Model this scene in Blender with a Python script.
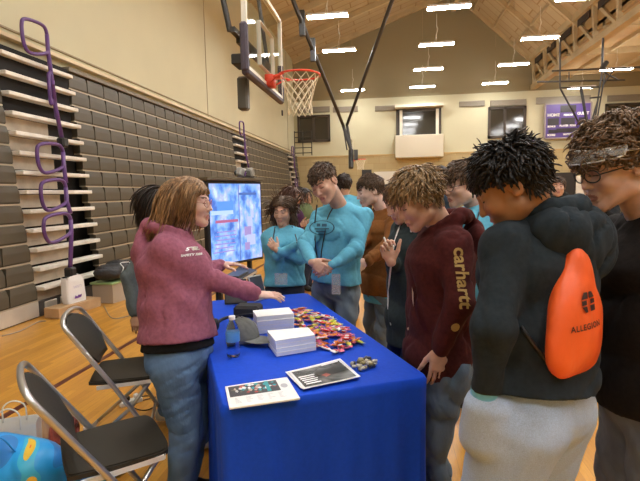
import bpy, math, random
import numpy as np
from math import radians as R, sin, cos, pi, sqrt
from mathutils import Vector, Matrix
from mathutils.bvhtree import BVHTree
for o in list(bpy.data.objects): bpy.data.objects.remove(o)
SC = bpy.context.scene
COL = SC.collection
# ---------------------------------------------------------------- camera
H = 1.5; F = 480.0; CX, CY = 320.0, 240.5
YAW = R(8.06); PIT = R(5.6); ROL = R(1.15)
_f = np.array([-sin(YAW)*cos(PIT), cos(YAW)*cos(PIT), -sin(PIT)])
_r0 = np.array([cos(YAW), sin(YAW), 0.0]); _u0 = np.cross(_r0, _f)
_r = cos(ROL)*_r0 - sin(ROL)*_u0; _u = cos(ROL)*_u0 + sin(ROL)*_r0
EYE = np.array([0, 0, H])
cam_d = bpy.data.cameras.new('camera'); cam = bpy.data.objects.new('camera', cam_d); COL.objects.link(cam)
cam_d.sensor_width = 36.0; cam_d.lens = 36.0*F/640.0; cam_d.clip_end = 200
cam.matrix_world = Matrix(((_r[0], _u[0], -_f[0], 0), (_r[1], _u[1], -_f[1], 0), (_r[2], _u[2], -_f[2], H), (0, 0, 0, 1)))
SC.camera = cam
SC.view_settings.view_transform = 'Standard'; SC.view_settings.look = 'None'
SC.view_settings.gamma = 1.0; SC.view_settings.use_curve_mapping = False
SC.view_settings.exposure = 1.1
LAMP_POWER = 42.0
w = bpy.data.worlds.new('world'); SC.world = w; w.use_nodes = True
w.node_tree.nodes['Background'].inputs[0].default_value = (0.9, 0.86, 0.78, 1)
w.node_tree.nodes['Background'].inputs[1].default_value = 0.35
SC.cycles.use_denoising = True
SC.cycles.sample_clamp_indirect = 6.0

def ray(x, y): return _f + (x-CX)/F*_r - (y-CY)/F*_u
def at(x, y, d): return EYE + ray(x, y)*d                 # a place seen at a given distance
def ground(x, y, z=0.0):
    d = ray(x, y); return EYE + d*(z-H)/d[2]
rng = np.random.RandomState(7); random.seed(7)
# ---------------------------------------------------------------- materials
MATS = {}
def mat(name, col, rough=0.6, metal=0.0, noise=None, bump=None, emit=None, spec=None, trans=0.0, sss=0.0, alpha=None, sheen=0.0):
    if name in MATS: return MATS[name]
    m = bpy.data.materials.new(name); m.use_nodes = True; nt = m.node_tree; b = nt.nodes['Principled BSDF']
    b.inputs['Base Color'].default_value = (*col, 1); b.inputs['Roughness'].default_value = rough
    b.inputs['Metallic'].default_value = metal
    if spec is not None: b.inputs['Specular IOR Level'].default_value = spec
    if trans: b.inputs['Transmission Weight'].default_value = trans
    if sss:
        b.inputs['Subsurface Weight'].default_value = sss; b.inputs['Subsurface Scale'].default_value = 0.02
        b.inputs['Subsurface Radius'].default_value = (1, 0.35, 0.2)
    if sheen: b.inputs['Sheen Weight'].default_value = sheen
    if alpha is not None: b.inputs['Alpha'].default_value = alpha
    tc = nt.nodes.new('ShaderNodeTexCoord')
    if noise:   # (scale vec, amount) multiplies the base colour
        sc, amt = noise
        mp = nt.nodes.new('ShaderNodeMapping'); mp.inputs['Scale'].default_value = sc
        nz = nt.nodes.new('ShaderNodeTexNoise'); nz.inputs['Scale'].default_value = 1.0; nz.inputs['Detail'].default_value = 4
        nt.links.new(tc.outputs['Object'], mp.inputs[0]); nt.links.new(mp.outputs[0], nz.inputs[0])
        cr = nt.nodes.new('ShaderNodeValToRGB')
        lo = [max(0, c*(1-amt)) for c in col]; hi = [min(1, c*(1+amt)) for c in col]
        cr.color_ramp.elements[0].color = (*lo, 1); cr.color_ramp.elements[1].color = (*hi, 1)
        cr.color_ramp.elements[0].position = 0.3; cr.color_ramp.elements[1].position = 0.7
        nt.links.new(nz.outputs[0], cr.inputs[0]); nt.links.new(cr.outputs[0], b.inputs['Base Color'])
    if bump:    # (scale vec, strength, distance)
        sc, st, di = bump
        mp = nt.nodes.new('ShaderNodeMapping'); mp.inputs['Scale'].default_value = sc
        nz = nt.nodes.new('ShaderNodeTexNoise'); nz.inputs['Scale'].default_value = 1.0; nz.inputs['Detail'].default_value = 3
        bp = nt.nodes.new('ShaderNodeBump'); bp.inputs['Strength'].default_value = st; bp.inputs['Distance'].default_value = di
        nt.links.new(tc.outputs['Object'], mp.inputs[0]); nt.links.new(mp.outputs[0], nz.inputs[0])
        nt.links.new(nz.outputs[0], bp.inputs['Height']); nt.links.new(bp.outputs[0], b.inputs['Normal'])
    if emit:
        b.inputs['Emission Color'].default_value = (*emit[0], 1); b.inputs['Emission Strength'].default_value = emit[1]
    MATS[name] = m
    return m
def nodes(m): return m.node_tree, m.node_tree.nodes, m.node_tree.links, m.node_tree.nodes['Principled BSDF']
def cloth(name, col, amt=0.12, rough=0.9, bs=14, st=0.5, di=0.012):
    return mat(name, col, rough, noise=((60, 60, 60), amt), bump=((bs, bs, bs*0.7), st, di), sheen=0.02, spec=0.12)
def skin(name, col): return mat(name, col, 0.5, noise=((30, 30, 30), 0.10), sss=0.15, spec=0.35)
def hairm(name, col, amt=0.5): return mat(name, col, 0.5, noise=((90, 90, 18), amt), spec=0.35)
white_plastic = mat('white_plastic', (0.8, 0.8, 0.78), 0.35)
black_plastic = mat('black_plastic', (0.015, 0.015, 0.017), 0.4)
dark_metal = mat('dark_metal', (0.05, 0.048, 0.045), 0.45, 0.5)
silver = mat('silver_metal', (0.62, 0.62, 0.62), 0.28, 0.85)
paper = mat('paper', (0.82, 0.82, 0.80), 0.7)
alu = mat('aluminium', (0.62, 0.58, 0.5), 0.42, 0.35, noise=((3, 3, 3), 0.12))
# ---------------------------------------------------------------- object helpers
ORG = {}
def setp(o, label=None, cat=None, group=None, kind=None):
    if label: o['label'] = label
    if cat: o['category'] = cat
    if group: o['group'] = group
    if kind: o['kind'] = kind
    return o
def empty(name, loc, label=None, cat=None, group=None, rz=0.0, kind=None):
    o = bpy.data.objects.new(name, None); COL.objects.link(o); o.location = tuple(float(v) for v in loc)
    o.rotation_euler = (0, 0, rz); o.empty_display_size = 0.1
    ORG[o.name] = np.array(loc, float) if rz == 0 else np.zeros(3)
    return setp(o, label, cat, group, kind)
class MB:
    """collects shapes, then links them as one mesh"""
    def __init__(s): s.v = []; s.f = []; s.m = []; s.n = 0
    def add(s, v, f, mi=0):
        v = np.asarray(v, float); s.v.append(v)
        s.f += [tuple(int(i)+s.n for i in q) for q in f]; s.m += [mi]*len(f); s.n += len(v); return s
    def box(s, c, size, rot=None, mi=0, bev=0.0):
        hx, hy, hz = [q/2 for q in size]
        if bev > 0:
            b = min(bev, hx*.9, hy*.9, hz*.9); pts = []
            for sx in (-1, 1):
                for sy in (-1, 1):
                    for sz in (-1, 1):
                        pts += [(sx*(hx-b), sy*(hy-b), sz*hz), (sx*(hx-b), sy*hy, sz*(hz-b)), (sx*hx, sy*(hy-b), sz*(hz-b))]
            pts = np.array(pts); import bmesh
            bm = bmesh.new(); vs = [bm.verts.new(p) for p in pts]; bmesh.ops.convex_hull(bm, input=vs)
            bm.verts.index_update(); v = np.array([q.co[:] for q in bm.verts]); f = [[q.index for q in fc.verts] for fc in bm.faces]; bm.free()
        else:
            v = np.array([(sx*hx, sy*hy, sz*hz) for sx in (-1, 1) for sy in (-1, 1) for sz in (-1, 1)])
            f = [(0, 1, 3, 2), (4, 6, 7, 5), (0, 4, 5, 1), (2, 3, 7, 6), (0, 2, 6, 4), (1, 5, 7, 3)]
        if rot is not None: v = v @ np.asarray(rot, float).T
        return s.add(v + np.array(c, float), f, mi)
    def bar(s, a, b, wd, ht, mi=0, up=(0, 0, 1)):
        a = np.array(a, float); b = np.array(b, float); d = b-a; L = np.linalg.norm(d); d /= L
        up = np.array(up, float)
        if abs(d @ up) > 0.98: up = np.array([1., 0, 0])
        y = np.cross(up, d); y /= np.linalg.norm(y); z = np.cross(d, y)
        return s.box((a+b)/2, (L, wd, ht), np.stack([d, y, z], 1), mi)
    def tube(s, pts, r, n=8, mi=0, closed=False, flat=1.0):
        P = np.array(pts, float); N = len(P); rr = np.full(N, r) if np.isscalar(r) else np.array(r, float)
        T = np.roll(P, -1, 0) - np.roll(P, 1, 0)
        if not closed: T[0] = P[1]-P[0]; T[-1] = P[-1]-P[-2]
        T /= np.linalg.norm(T, axis=1, keepdims=True)+1e-12
        u = np.cross(T[0], (0, 0, 1.)); 
        if np.linalg.norm(u) < 0.1: u = np.cross(T[0], (1., 0, 0))
        u /= np.linalg.norm(u); vs = []
        for i in range(N):
            u = u - T[i]*(u @ T[i]); u /= np.linalg.norm(u); w_ = np.cross(T[i], u)
            for k in range(n):
                a = 2*pi*k/n; vs.append(P[i] + rr[i]*(cos(a)*u + flat*sin(a)*w_))
        f = []
        for i in range(N if closed else N-1):
            j = (i+1) % N
            for k in range(n): f.append((i*n+k, i*n+(k+1) % n, j*n+(k+1) % n, j*n+k))
        if not closed: f.append(tuple(range(n-1, -1, -1))); f.append(tuple((N-1)*n+k for k in range(n)))
        return s.add(vs, f, mi)
    def lathe(s, prof, c=(0, 0, 0), n=20, mi=0, rot=None):
        vs = []; f = []
        for r_, z in prof:
            for k in range(n): vs.append((r_*cos(2*pi*k/n), r_*sin(2*pi*k/n), z))
        vs = np.array(vs)
        if rot is not None: vs = vs @ np.asarray(rot).T
        for i in range(len(prof)-1):
            for k in range(n): f.append((i*n+k, i*n+(k+1) % n, (i+1)*n+(k+1) % n, (i+1)*n+k))
        f.append(tuple(range(n-1, -1, -1))); f.append(tuple((len(prof)-1)*n+k for k in range(n)))
        return s.add(vs+np.array(c, float), f, mi)
    def prism(s, poly, z0, z1, rot=None, c=(0, 0, 0), mi=0):
        n = len(poly); v = np.array([(x, y, z0) for x, y in poly] + [(x, y, z1) for x, y in poly], float)
        if rot is not None: v = v @ np.asarray(rot, float).T
        f = [tuple(range(n-1, -1, -1)), tuple(range(n, 2*n))] + [(i, (i+1) % n, n+(i+1) % n, n+i) for i in range(n)]
        return s.add(v+np.array(c, float), f, mi)
    def ellip(s, c, rad, rot=None, n=12, m=8, mi=0):
        vs = [(0, 0, -1)]; 
        for i in range(1, m):
            t = -pi/2+pi*i/m
            for k in range(n): vs.append((cos(t)*cos(2*pi*k/n), cos(t)*sin(2*pi*k/n), sin(t)))
        vs.append((0, 0, 1)); vs = np.array(vs)*np.array(rad)
        if rot is not None: vs = vs @ np.asarray(rot).T
        f = [(0, 1+(k+1) % n, 1+k) for k in range(n)]
        for i in range(m-2):
            for k in range(n): f.append((1+i*n+k, 1+i*n+(k+1) % n, 1+(i+1)*n+(k+1) % n, 1+(i+1)*n+k))
        e = len(vs)-1; f += [(e, 1+(m-2)*n+k, 1+(m-2)*n+(k+1) % n) for k in range(n)]
        return s.add(vs+np.array(c, float), f, mi)
    def build(s, name, mats, parent=None, smooth=False, local=False):
        return mk(name, np.concatenate(s.v), s.f, mats, parent, smooth, s.m, local)
def mk(name, V, Fc, mats, parent=None, smooth=False, mi=None, local=False):
    if not isinstance(mats, (list, tuple)): mats = [mats]
    V = np.asarray(V, float); org = None
    if parent is not None and not local: V = V - ORG[parent.name]
    if parent is None and not local:
        org = np.array([(V[:, 0].min()+V[:, 0].max())/2, (V[:, 1].min()+V[:, 1].max())/2, V[:, 2].min()]); V = V-org
    me = bpy.data.meshes.new(name); me.from_pydata(V.tolist(), [], [tuple(map(int, q)) for q in Fc]); 
    for m in mats: me.materials.append(m)
    if mi is not None and len(mats) > 1: me.polygons.foreach_set('material_index', np.array(mi, np.int32))
    if smooth: me.polygons.foreach_set('use_smooth', np.ones(len(me.polygons), bool))
    me.update()
    o = bpy.data.objects.new(name, me); COL.objects.link(o)
    if parent is not None: o.parent = parent
    elif org is not None: o.location = tuple(org)
    # origin bookkeeping so that sub-parts of a part land in the right place
    ORG[o.name] = (ORG[parent.name] if parent is not None else (org if org is not None else np.zeros(3)))
    return o
def fixn(o):
    import bmesh
    bm = bmesh.new(); bm.from_mesh(o.data); bmesh.ops.recalc_face_normals(bm, faces=bm.faces); bm.to_mesh(o.data); bm.free(); return o
def smoothpts(P, k=6, closed=False):
    P = np.array(P, float); n = len(P); out = []
    rngi = range(n) if closed else range(n-1)
    for i in rngi:
        p0 = P[(i-1) % n] if closed or i > 0 else 2*P[0]-P[1]
        p1 = P[i]; p2 = P[(i+1) % n]
        p3 = P[(i+2) % n] if closed or i+2 < n else 2*P[-1]-P[-2]
        for t in np.arange(k)/k:
            out.append(0.5*((2*p1)+(-p0+p2)*t+(2*p0-5*p1+4*p2-p3)*t*t+(-p0+3*p1-3*p2+p3)*t**3))
    if not closed: out.append(P[-1])
    return np.array(out)
def copy_tree(o, parent=None):
    c = o.copy(); COL.objects.link(c)
    if parent is not None: c.parent = parent
    for ch in list(o.children): copy_tree(ch, c)
    return c
def struct(o): o['kind'] = 'structure'; return o
def unit(v): v = np.array(v, float); return v/(np.linalg.norm(v)+1e-12)
def text_mesh(body, size, bold=0.0, spacing=1.0):
    cu = bpy.data.curves.new('txt', 'FONT'); cu.body = body; cu.size = size; cu.align_x = 'CENTER'; cu.align_y = 'CENTER'
    cu.offset = bold; cu.space_character = spacing; cu.resolution_u = 3
    ob = bpy.data.objects.new('txt', cu); COL.objects.link(ob)
    bpy.context.view_layer.update()
    me = ob.to_mesh(); V = np.array([v.co[:] for v in me.vertices]).reshape(-1, 3); Fc = [tuple(p.vertices) for p in me.polygons]
    ob.to_mesh_clear(); bpy.data.objects.remove(ob); bpy.data.curves.remove(cu)
    return V, Fc
def put_text(name, body, size, O, U, Vv, m, parent, bold=0.0, bvh=None, off=0.003, spacing=1.0, extra=None):
    V, Fc = text_mesh(body, size, bold, spacing) if body else extra
    O = np.array(O, float); U = unit(U); Vv = unit(Vv); N = np.cross(U, Vv)
    P = O + V[:, :1]*U + V[:, 1:2]*Vv
    if bvh is not None:
        Q = []
        for p in P:
            hit = bvh.ray_cast(Vector(p+N*0.25), Vector(-N))
            Q.append(np.array(hit[0])+N*off if hit[0] is not None else p)
        P = np.array(Q)
    else: P = P + N*off
    return mk(name, P, Fc, m, parent)
def flatshape(polys):
    V = []; Fc = []; n = 0
    for pl in polys:
        V += [(x, y, 0) for x, y in pl]; Fc.append(tuple(range(n, n+len(pl)))); n += len(pl)
    return np.array(V, float), Fc
# ---------------------------------------------------------------- implicit surfaces (bodies, clothes, soft things)
def rc(a, b, ra, rb, k=0.02): return ('rc', np.array(a, float), np.array(b, float), ra, rb, k)
def el(c, rad, rot=None, k=0.02): return ('el', np.array(c, float), np.array(rad, float), np.eye(3) if rot is None else np.array(rot, float), 0, k)
def sec(a, b, A, B, side, k=0.03): return ('sec', np.array(a, float), np.array(b, float), (A, B), unit(side), k)
def sub(p): return ('sub', p)
def _bb(p):
    if p[0] == 'rc': r_ = max(p[3], p[4]); return np.minimum(p[1], p[2])-r_, np.maximum(p[1], p[2])+r_
    if p[0] == 'el': r_ = np.sqrt(((p[3]*p[2])**2).sum(1)); return p[1]-r_, p[1]+r_
    if p[0] == 'sec': r_ = max(max(p[3][0]), max(p[3][1])); return np.minimum(p[1], p[2])-r_, np.maximum(p[1], p[2])+r_
def _ev(p, X):
    if p[0] == 'rc':
        d = p[2]-p[1]; L = d @ d+1e-12; q = X-p[1]; t = np.clip((q @ d)/L, 0, 1)
        return np.linalg.norm(q-t[..., None]*d, axis=-1) - (p[3]+(p[4]-p[3])*t)
    if p[0] == 'el':
        q = (X-p[1]) @ p[3]; k0 = np.linalg.norm(q/p[2], axis=-1); k1 = np.linalg.norm(q/p[2]**2, axis=-1)+1e-9
        return k0*(k0-1)/k1
    if p[0] == 'sec':
        a, b, (A, B), s = p[1], p[2], p[3], p[4]; d = b-a; L = d @ d+1e-12; dn = d/sqrt(L)
        s = unit(s-dn*(s @ dn)); y = np.cross(dn, s); q = X-a; t = np.clip((q @ d)/L, 0, 1); r_ = q-t[..., None]*d
        w_ = A[0]+(B[0]-A[0])*t; h_ = A[1]+(B[1]-A[1])*t; m = np.minimum(w_, h_)
        k0 = np.sqrt(((r_ @ s)/w_)**2+((r_ @ y)/h_)**2+((r_ @ dn)/(m*0.8))**2)
        k1 = np.sqrt(((r_ @ s)/w_**2)**2+((r_ @ y)/h_**2)**2+((r_ @ dn)/(m*0.8)**2)**2)+1e-9
        return np.where(k0 < 1e-4, -m, k0*(k0-1)/k1)
def sdf_mesh(prims, h, cuts=(), noise=None, post=None):
    lo = np.min([_bb(p)[0] for p in prims if p[0] != 'sub'], 0)-3*h-0.01; hi = np.max([_bb(p)[1] for p in prims if p[0] != 'sub'], 0)+3*h+0.01
    n = np.ceil((hi-lo)/h).astype(int)+1
    ax = [lo[i]+h*np.arange(n[i]) for i in range(3)]
    Dm = np.full(tuple(n), 0.5)
    for p in prims:
        sb = p[0] == 'sub'; q = p[1] if sb else p
        k = q[5]; b0, b1 = _bb(q); pad = k*1.0+4*h
        i0 = np.maximum(0, np.floor((b0-pad-lo)/h).astype(int)); i1 = np.minimum(n, np.ceil((b1+pad-lo)/h).astype(int)+1)
        if np.any(i1 <= i0): continue
        sl = tuple(slice(i0[j], i1[j]) for j in range(3))
        X = np.stack(np.meshgrid(ax[0][sl[0]], ax[1][sl[1]], ax[2][sl[2]], indexing='ij'), -1)
        d = _ev(q, X); D0 = Dm[sl]
        if sb:
            hh = np.clip(0.5-0.5*(D0+d)/k, 0, 1); Dm[sl] = D0+(-d-D0)*hh+k*hh*(1-hh)
        else:
            hh = np.clip(0.5+0.5*(D0-d)/k, 0, 1); Dm[sl] = D0+(d-D0)*hh-k*hh*(1-hh)
    if noise is not None or cuts:
        X = np.stack(np.meshgrid(*ax, indexing='ij'), -1)
        if noise is not None: Dm = Dm+noise(X)
        for (c, nn) in cuts: Dm = np.maximum(Dm, (X-np.array(c)) @ unit(nn))
    return nets(Dm, lo, h)
def nets(Dm, lo, h):
    S = Dm < 0; n = np.array(Dm.shape)
    c = np.zeros(tuple(n-1), int)
    for a in (0, 1):
        for b in (0, 1):
            for d in (0, 1): c += S[a:n[0]-1+a, b:n[1]-1+b, d:n[2]-1+d]
    act = (c > 0) & (c < 8); idx = np.full(act.shape, -1, int); cells = np.argwhere(act); idx[act] = np.arange(len(cells))
    acc = np.zeros((len(cells), 3)); cnt = np.zeros(len(cells))
    for axis in range(3):
        o1, o2 = [a for a in range(3) if a != axis]
        for a in (0, 1):
            for b in (0, 1):
                off = np.zeros(3, int); off[o1] = a; off[o2] = b
                p0 = cells+off; p1 = p0.copy(); p1[:, axis] += 1
                d0 = Dm[tuple(p0.T)]; d1 = Dm[tuple(p1.T)]; m = (d0 < 0) != (d1 < 0)
                t = np.where(m, d0/(np.where(m, d0-d1, 1)), 0); pt = p0.astype(float); pt[:, axis] += t
                acc[m] += pt[m]; cnt[m] += 1
    V = lo+h*(acc/np.maximum(cnt, 1)[:, None]); Fs = []
    for axis in range(3):
        o1, o2 = [(1, 2), (2, 0), (0, 1)][axis]
        s0 = [slice(None)]*3; s1 = [slice(None)]*3
        s0[axis] = slice(0, n[axis]-1); s1[axis] = slice(1, n[axis])
        A = S[tuple(s0)]; B = S[tuple(s1)]; E = np.argwhere(A != B)
        ok = (E[:, o1] > 0) & (E[:, o2] > 0) & (E[:, o1] < n[o1]-1) & (E[:, o2] < n[o2]-1); E = E[ok]
        inside = A[tuple(E.T)]
        def g(a, b):
            q = E.copy(); q[:, o1] -= a; q[:, o2] -= b; return idx[tuple(q.T)]
        Q = np.stack([g(1, 1), g(0, 1), g(0, 0), g(1, 0)], 1); Q[~inside] = Q[~inside][:, ::-1]
        Fs.append(Q)
    return V, np.concatenate(Fs)
def wrinkles(amp, s=1.0, seed=0, drop=1.0):
    """soft undulation plus sharper creases, as worn cloth has"""
    q = np.random.RandomState(seed); ks = q.normal(size=(6, 3))*np.array([20, 20, 15*drop])*s; ph = q.rand(6)*6.28
    def f(X):
        o = 0; P = [X @ k for k in ks]
        for i in range(3): o = o+0.45*np.sin(P[i]+ph[i]+1.4*np.sin(P[(i+2) % 6]*0.5+ph[i]*2))
        for i in range(3, 6):
            c = np.abs(np.sin(P[i]*0.62+ph[i]+1.8*np.sin(P[(i+1) % 6]*0.42+ph[i]))); m = 0.5+0.5*np.sin(P[(i+2) % 6]*.5+ph[i])
            o = o+1.5*m*(1-c)**4
        return amp*o
    return f
# ================================================================ people kit
def frame(face, up=(0, 0, 1)):
    f = unit(face); r_ = unit(np.cross(f, up)); u_ = np.cross(r_, f); return np.stack([r_, f, u_], 1)   # columns right, forward, up
def ik(s, w_, l1, l2, hint):
    s = np.array(s, float); w_ = np.array(w_, float); d = w_-s; L = np.linalg.norm(d); L2 = min(L, (l1+l2)*0.995); dn = d/L
    w2 = s+dn*L2; a = (l1*l1-l2*l2+L2*L2)/(2*L2); hgt = sqrt(max(l1*l1-a*a, 1e-6))
    hv = unit(np.array(hint, float)); hv = unit(hv-dn*(hv @ dn)); return s+dn*a+hv*hgt, w2
def head_prims(c, Rm, s, female=False, fat=0.0, lids=True, smile=False):
    L = lambda *p: c+Rm @ (np.array(p)*s)
    e = lambda p, rad, k=0.015, rot=None: el(L(*p), np.array(rad)*s, Rm if rot is None else Rm @ rot, k*s)
    q = lambda a, b, ra, rb, k=0.012: rc(L(*a), L(*b), ra*s, rb*s, k*s)
    jw = 0.040 if female else 0.046
    P = [e((0, -.018, .038), (.074, .096, .084), .02), e((0, .03, -.022), (.060+fat*.01, .066, .082), .03)]
    for sx in (-1, 1):
        P += [q((sx*(jw+fat*.008), .008, -.062), (sx*.014, .070, -.098), .022+fat*.006, .018, .03)]
        P += [e((sx*.036, .066, -.024), (.024+fat*.006, .022, .022), .03)]            # cheek
        P += [q((sx*.012, .089, .026), (sx*.046, .070, .026), .009 if not female else .006, .007, .014)]  # brow ridge
    P += [e((0, .078, -.100), (.018, .016, .015), .018)]                               # chin
    for sx in (-1, 1): P.append(sub(e((sx*.031, .099, .006), (.018, .015, .013), .012)))
    P += [q((0, .088, .018), (0, .107, -.024), .0075, .0105, .012), e((0, .1085, -.029), (.0105, .0105, .0095), .006)]
    for sx in (-1, 1): P += [e((sx*.0125, .097, -.033), (.0075, .010, .0075), .006)]
    P.append(sub(e((0, .104, -.043), (.03, .006, .0035), .008)))
    P += [e((0, .088, -.060), (.024, .013, .016), .012)]
    P += [q((-.018, .090, -.0605), (.018, .090, -.0605), .0055, .0055, .004), q((-.007, .0985, -.058), (.007, .0985, -.058), .005, .005, .004),
          q((-.014, .092, -.0735), (.014, .092, -.0735), .0065, .0065, .004), e((0, .098, -.0735), (.010, .006, .0055), .004)]
    P.append(sub(e((0, .104, -.0668), (.021, .010, .0016), .003)))
    for sx in (-1, 1):
        if lids: P += [e((sx*.031, .0765, .0075), (.0155, .0135, .0125), .006)]
        rot = np.array(Matrix.Rotation(sx*0.35, 3, 'Z') @ Matrix.Rotation(-0.2, 3, 'X'))
        P += [e((sx*.0775, -.012, -.004), (.0065, .020, .033), .008, rot), sub(e((sx*.084, -.008, .002), (.006, .011, .020), .006, rot)),
              e((sx*.077, -.006, -.026), (.008, .010, .010), .006)]
    return P, L
def hand_prims(w_, d, back, side, s=1.0, curl=(0.3, 0.35, 0.4, 0.45), thumb=0.5, spread=0.06):
    """w_ wrist, d finger direction, back = normal of the hand's back, side=+1 when the thumb lies towards cross(d, back)"""
    d = unit(d); b = np.array(back, float); b = unit(b-d*(b @ d)); t = np.cross(d, b)*side
    P = [sec(w_-d*.01, w_+d*.045*s, (.024*s, .018*s), (.036*s, .015*s), t, .01),
         sec(w_+d*.04*s, w_+d*.085*s, (.038*s, .014*s), (.039*s, .012*s), t, .012)]
    offs = (0.029, 0.0095, -0.0095, -0.028); lens = (.040, .045, .042, .032)
    for i in range(4):
        base = w_+d*(.084-.004*abs(i-1))*s+t*offs[i]*s
        dir_ = unit(d+t*spread*(1.5-i)); p = base; r_ = .0092*s
        P.append(rc(w_+d*.05*s+t*offs[i]*.8*s, base, .010*s, .0098*s, .006))
        for j in range(3):
            c_ = curl[i]*(1.0 if j else 0.7); ang = c_*(j+1)
            dd = unit(dir_*cos(ang)-b*sin(ang)); q_ = p+dd*lens[i]*(1, .68, .55)[j]*s
            P.append(rc(p, q_, r_, r_*.9, .003)); p = q_; r_ *= .9
    a = w_+d*.02*s+t*.026*s-b*.006*s; v1 = unit(d*(1.1-thumb*.5)+t*(.5+thumb*.6)-b*.35); v2 = unit(v1+d*.5-b*.2)
    m1 = a+v1*.042*s; m2 = m1+unit(v1*.7+d*.4)*.034*s
    P += [rc(a, m1, .015*s, .0115*s, .012), rc(m1, m2, .0115*s, .010*s, .004), rc(m2, m2+v2*.026*s, .010*s, .008*s, .004)]
    return P
def hair(name, parent, m, c, Rm, s, style, n=420, length=0.07, rad=0.006, hl=(0.062, 0.005, -0.055), seed=1, rough=0.4, vol=0.012, hang=None, seg=5, curl=0.0, part=False, cap=1.0, sweep=None, lift=0.25, face_y=None, n2=1.0, free=None, back_pull=.12):
    """hl: hairline height at the front, the sides and the back (head units)"""
    rad = rad*.66; n = int(n*2.0*n2); q = np.random.RandomState(seed); mb = MB(); cc = np.array((0, -.018, .038)); rad0 = np.array((.0775, .0995, .0875))
    def line(u_):
        y = u_[..., 1]; x = np.abs(u_[..., 0])
        fr = np.clip((y-0.25)/0.45, 0, 1); bk = np.clip((-y+0.05)/0.45, 0, 1)
        return hl[0]*fr+hl[2]*bk+hl[1]*(1-fr-bk*(1-fr))*(1-fr) if False else (hl[0]*fr+hl[1]*(1-fr))*(1-bk)+hl[2]*bk
    # cap
    nu, nv = 40, 26; V = [];
    for j in range(nv+1):
        th = pi*j/nv
        for i in range(nu):
            ph = 2*pi*i/nu; V.append((sin(th)*cos(ph), sin(th)*sin(ph), cos(th)))
    V = np.array(V); pos = cc+V*rad0*(1+vol*cap/0.09); hz = line(V)
    ins = np.clip((pos[:, 2]-hz)/0.016+0.5, 0, 1); scl = 0.80+ins*(0.20+0.0)
    pos = cc+V*rad0*(scl*(1+ins*vol*cap/0.09))[:, None]
    pos += ins[:, None]*V*(q.normal(size=len(V))*0.0018)[:, None]
    Fc = [(j*nu+i, (j+1)*nu+i, (j+1)*nu+(i+1) % nu, j*nu+(i+1) % nu) for j in range(nv) for i in range(nu)]
    mb.add(c+(pos*s) @ Rm.T, Fc)
    cnt = 0; tries = 0
    gl = Rm.T @ np.array([0, 0, -1.0])
    while cnt < n and tries < n*8:
        tries += 1
        d = q.normal(size=3); d /= np.linalg.norm(d)
        if d[2] < -0.75: continue
        p = cc+d*rad0*1.0
        if p[2] < line(d)+0.004: continue
        cnt += 1
        dirn = style(d, p, q); dirn = dirn-d*(dirn @ d); dirn = unit(unit(dirn)+q.normal(size=3)*rough*.6+d*lift*(0.4+1.2*q.rand()))
        L_ = length(d, p, q) if callable(length) else length*(0.75+0.5*q.rand())
        st = L_/seg; pts = [p-d*0.003]; cur = unit(d*(0.15+lift*.6)+dirn); shell = vol*(0.3+1.0*q.rand()); ax = unit(q.normal(size=3)); phs = q.rand()*6.28
        for k in range(seg):
            t = (k+1)/seg
            tgt = dirn+gl*(hang if hang is not None else 0.25)*t
            nn_ = unit((pts[-1]-cc)/rad0**2); wr_ = 0.92 if pts[-1][2] > -.035 else 0.0
            if free is not None and t > free: wr_ *= .4
            tgt = tgt-nn_*(tgt @ nn_)*wr_+nn_*lift*.35*wr_
            if wr_ == 0: tgt = unit(tgt*.25+gl*(hang or 0)+np.array((0, -back_pull, 0)))
            cur = unit(cur*0.45+tgt*0.55+(curl*np.array([sin(phs+t*9), cos(phs+t*9), sin(phs*2+t*7)]) if curl else 0))
            nx = pts[-1]+cur*st; e_ = (nx-cc)/(rad0+shell); le = np.linalg.norm(e_)
            if le < 1: nx = cc+e_/le*(rad0+shell)
            ff = (nx-np.array((0, .022, -.022)))/np.array((.072, .078, .088)); lf_ = np.linalg.norm(ff)
            if lf_ < 1: nx = np.array((0, .022, -.022))+ff/lf_*np.array((.072, .078, .088))
            if face_y is not None and nx[2] < .052 and nx[1] > face_y: nx = np.array((nx[0]*1.02, face_y, nx[2]))
            if nx[2] < -0.02 and nx[1] < 0.03 and nx[1] > -0.09:   # stay out of the neck
                rr = math.hypot(nx[0], nx[1]+.03)
                if rr < 0.064 and rr > 1e-4: nx = np.array((nx[0]/rr*0.064, (nx[1]+.03)/rr*0.064-.03, nx[2]))
            pts.append(nx)
        pts = smoothpts(np.array(pts), 2); nn = len(pts); rr = rad*(0.7+0.6*q.rand())*np.array([0.8+0.5*sin(pi*min(1, i/(nn-1)*1.3)) if i < nn*0.7 else 1.15*(1-(i-nn*0.7)/(nn*0.3))+0.12 for i in range(nn)])
        mb.tube(c+(pts*s) @ Rm.T, rr*s, n=5, flat=0.55)
    return mb.build(name, m, parent, smooth=True)
SK = dict(fair=skin('fair_skin', (0.60, 0.36, 0.26)), pale=skin('pale_skin', (0.66, 0.43, 0.35)), tan=skin('tan_skin', (0.45, 0.26, 0.16)), brown=skin('brown_skin', (0.36, 0.18, 0.09)))
lipm = mat('lips', (0.47, 0.21, 0.18), 0.45); browm = mat('brow_hair', (0.10, 0.06, 0.035), 0.7); browd = mat('dark_brow_hair', (0.02, 0.015, 0.012), 0.7)
eyew = mat('eye_white', (0.75, 0.72, 0.68), 0.2); iris = mat('iris', (0.04, 0.025, 0.015), 0.2)
def band(mb, pts, wd, th=0.002):
    pass
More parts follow.
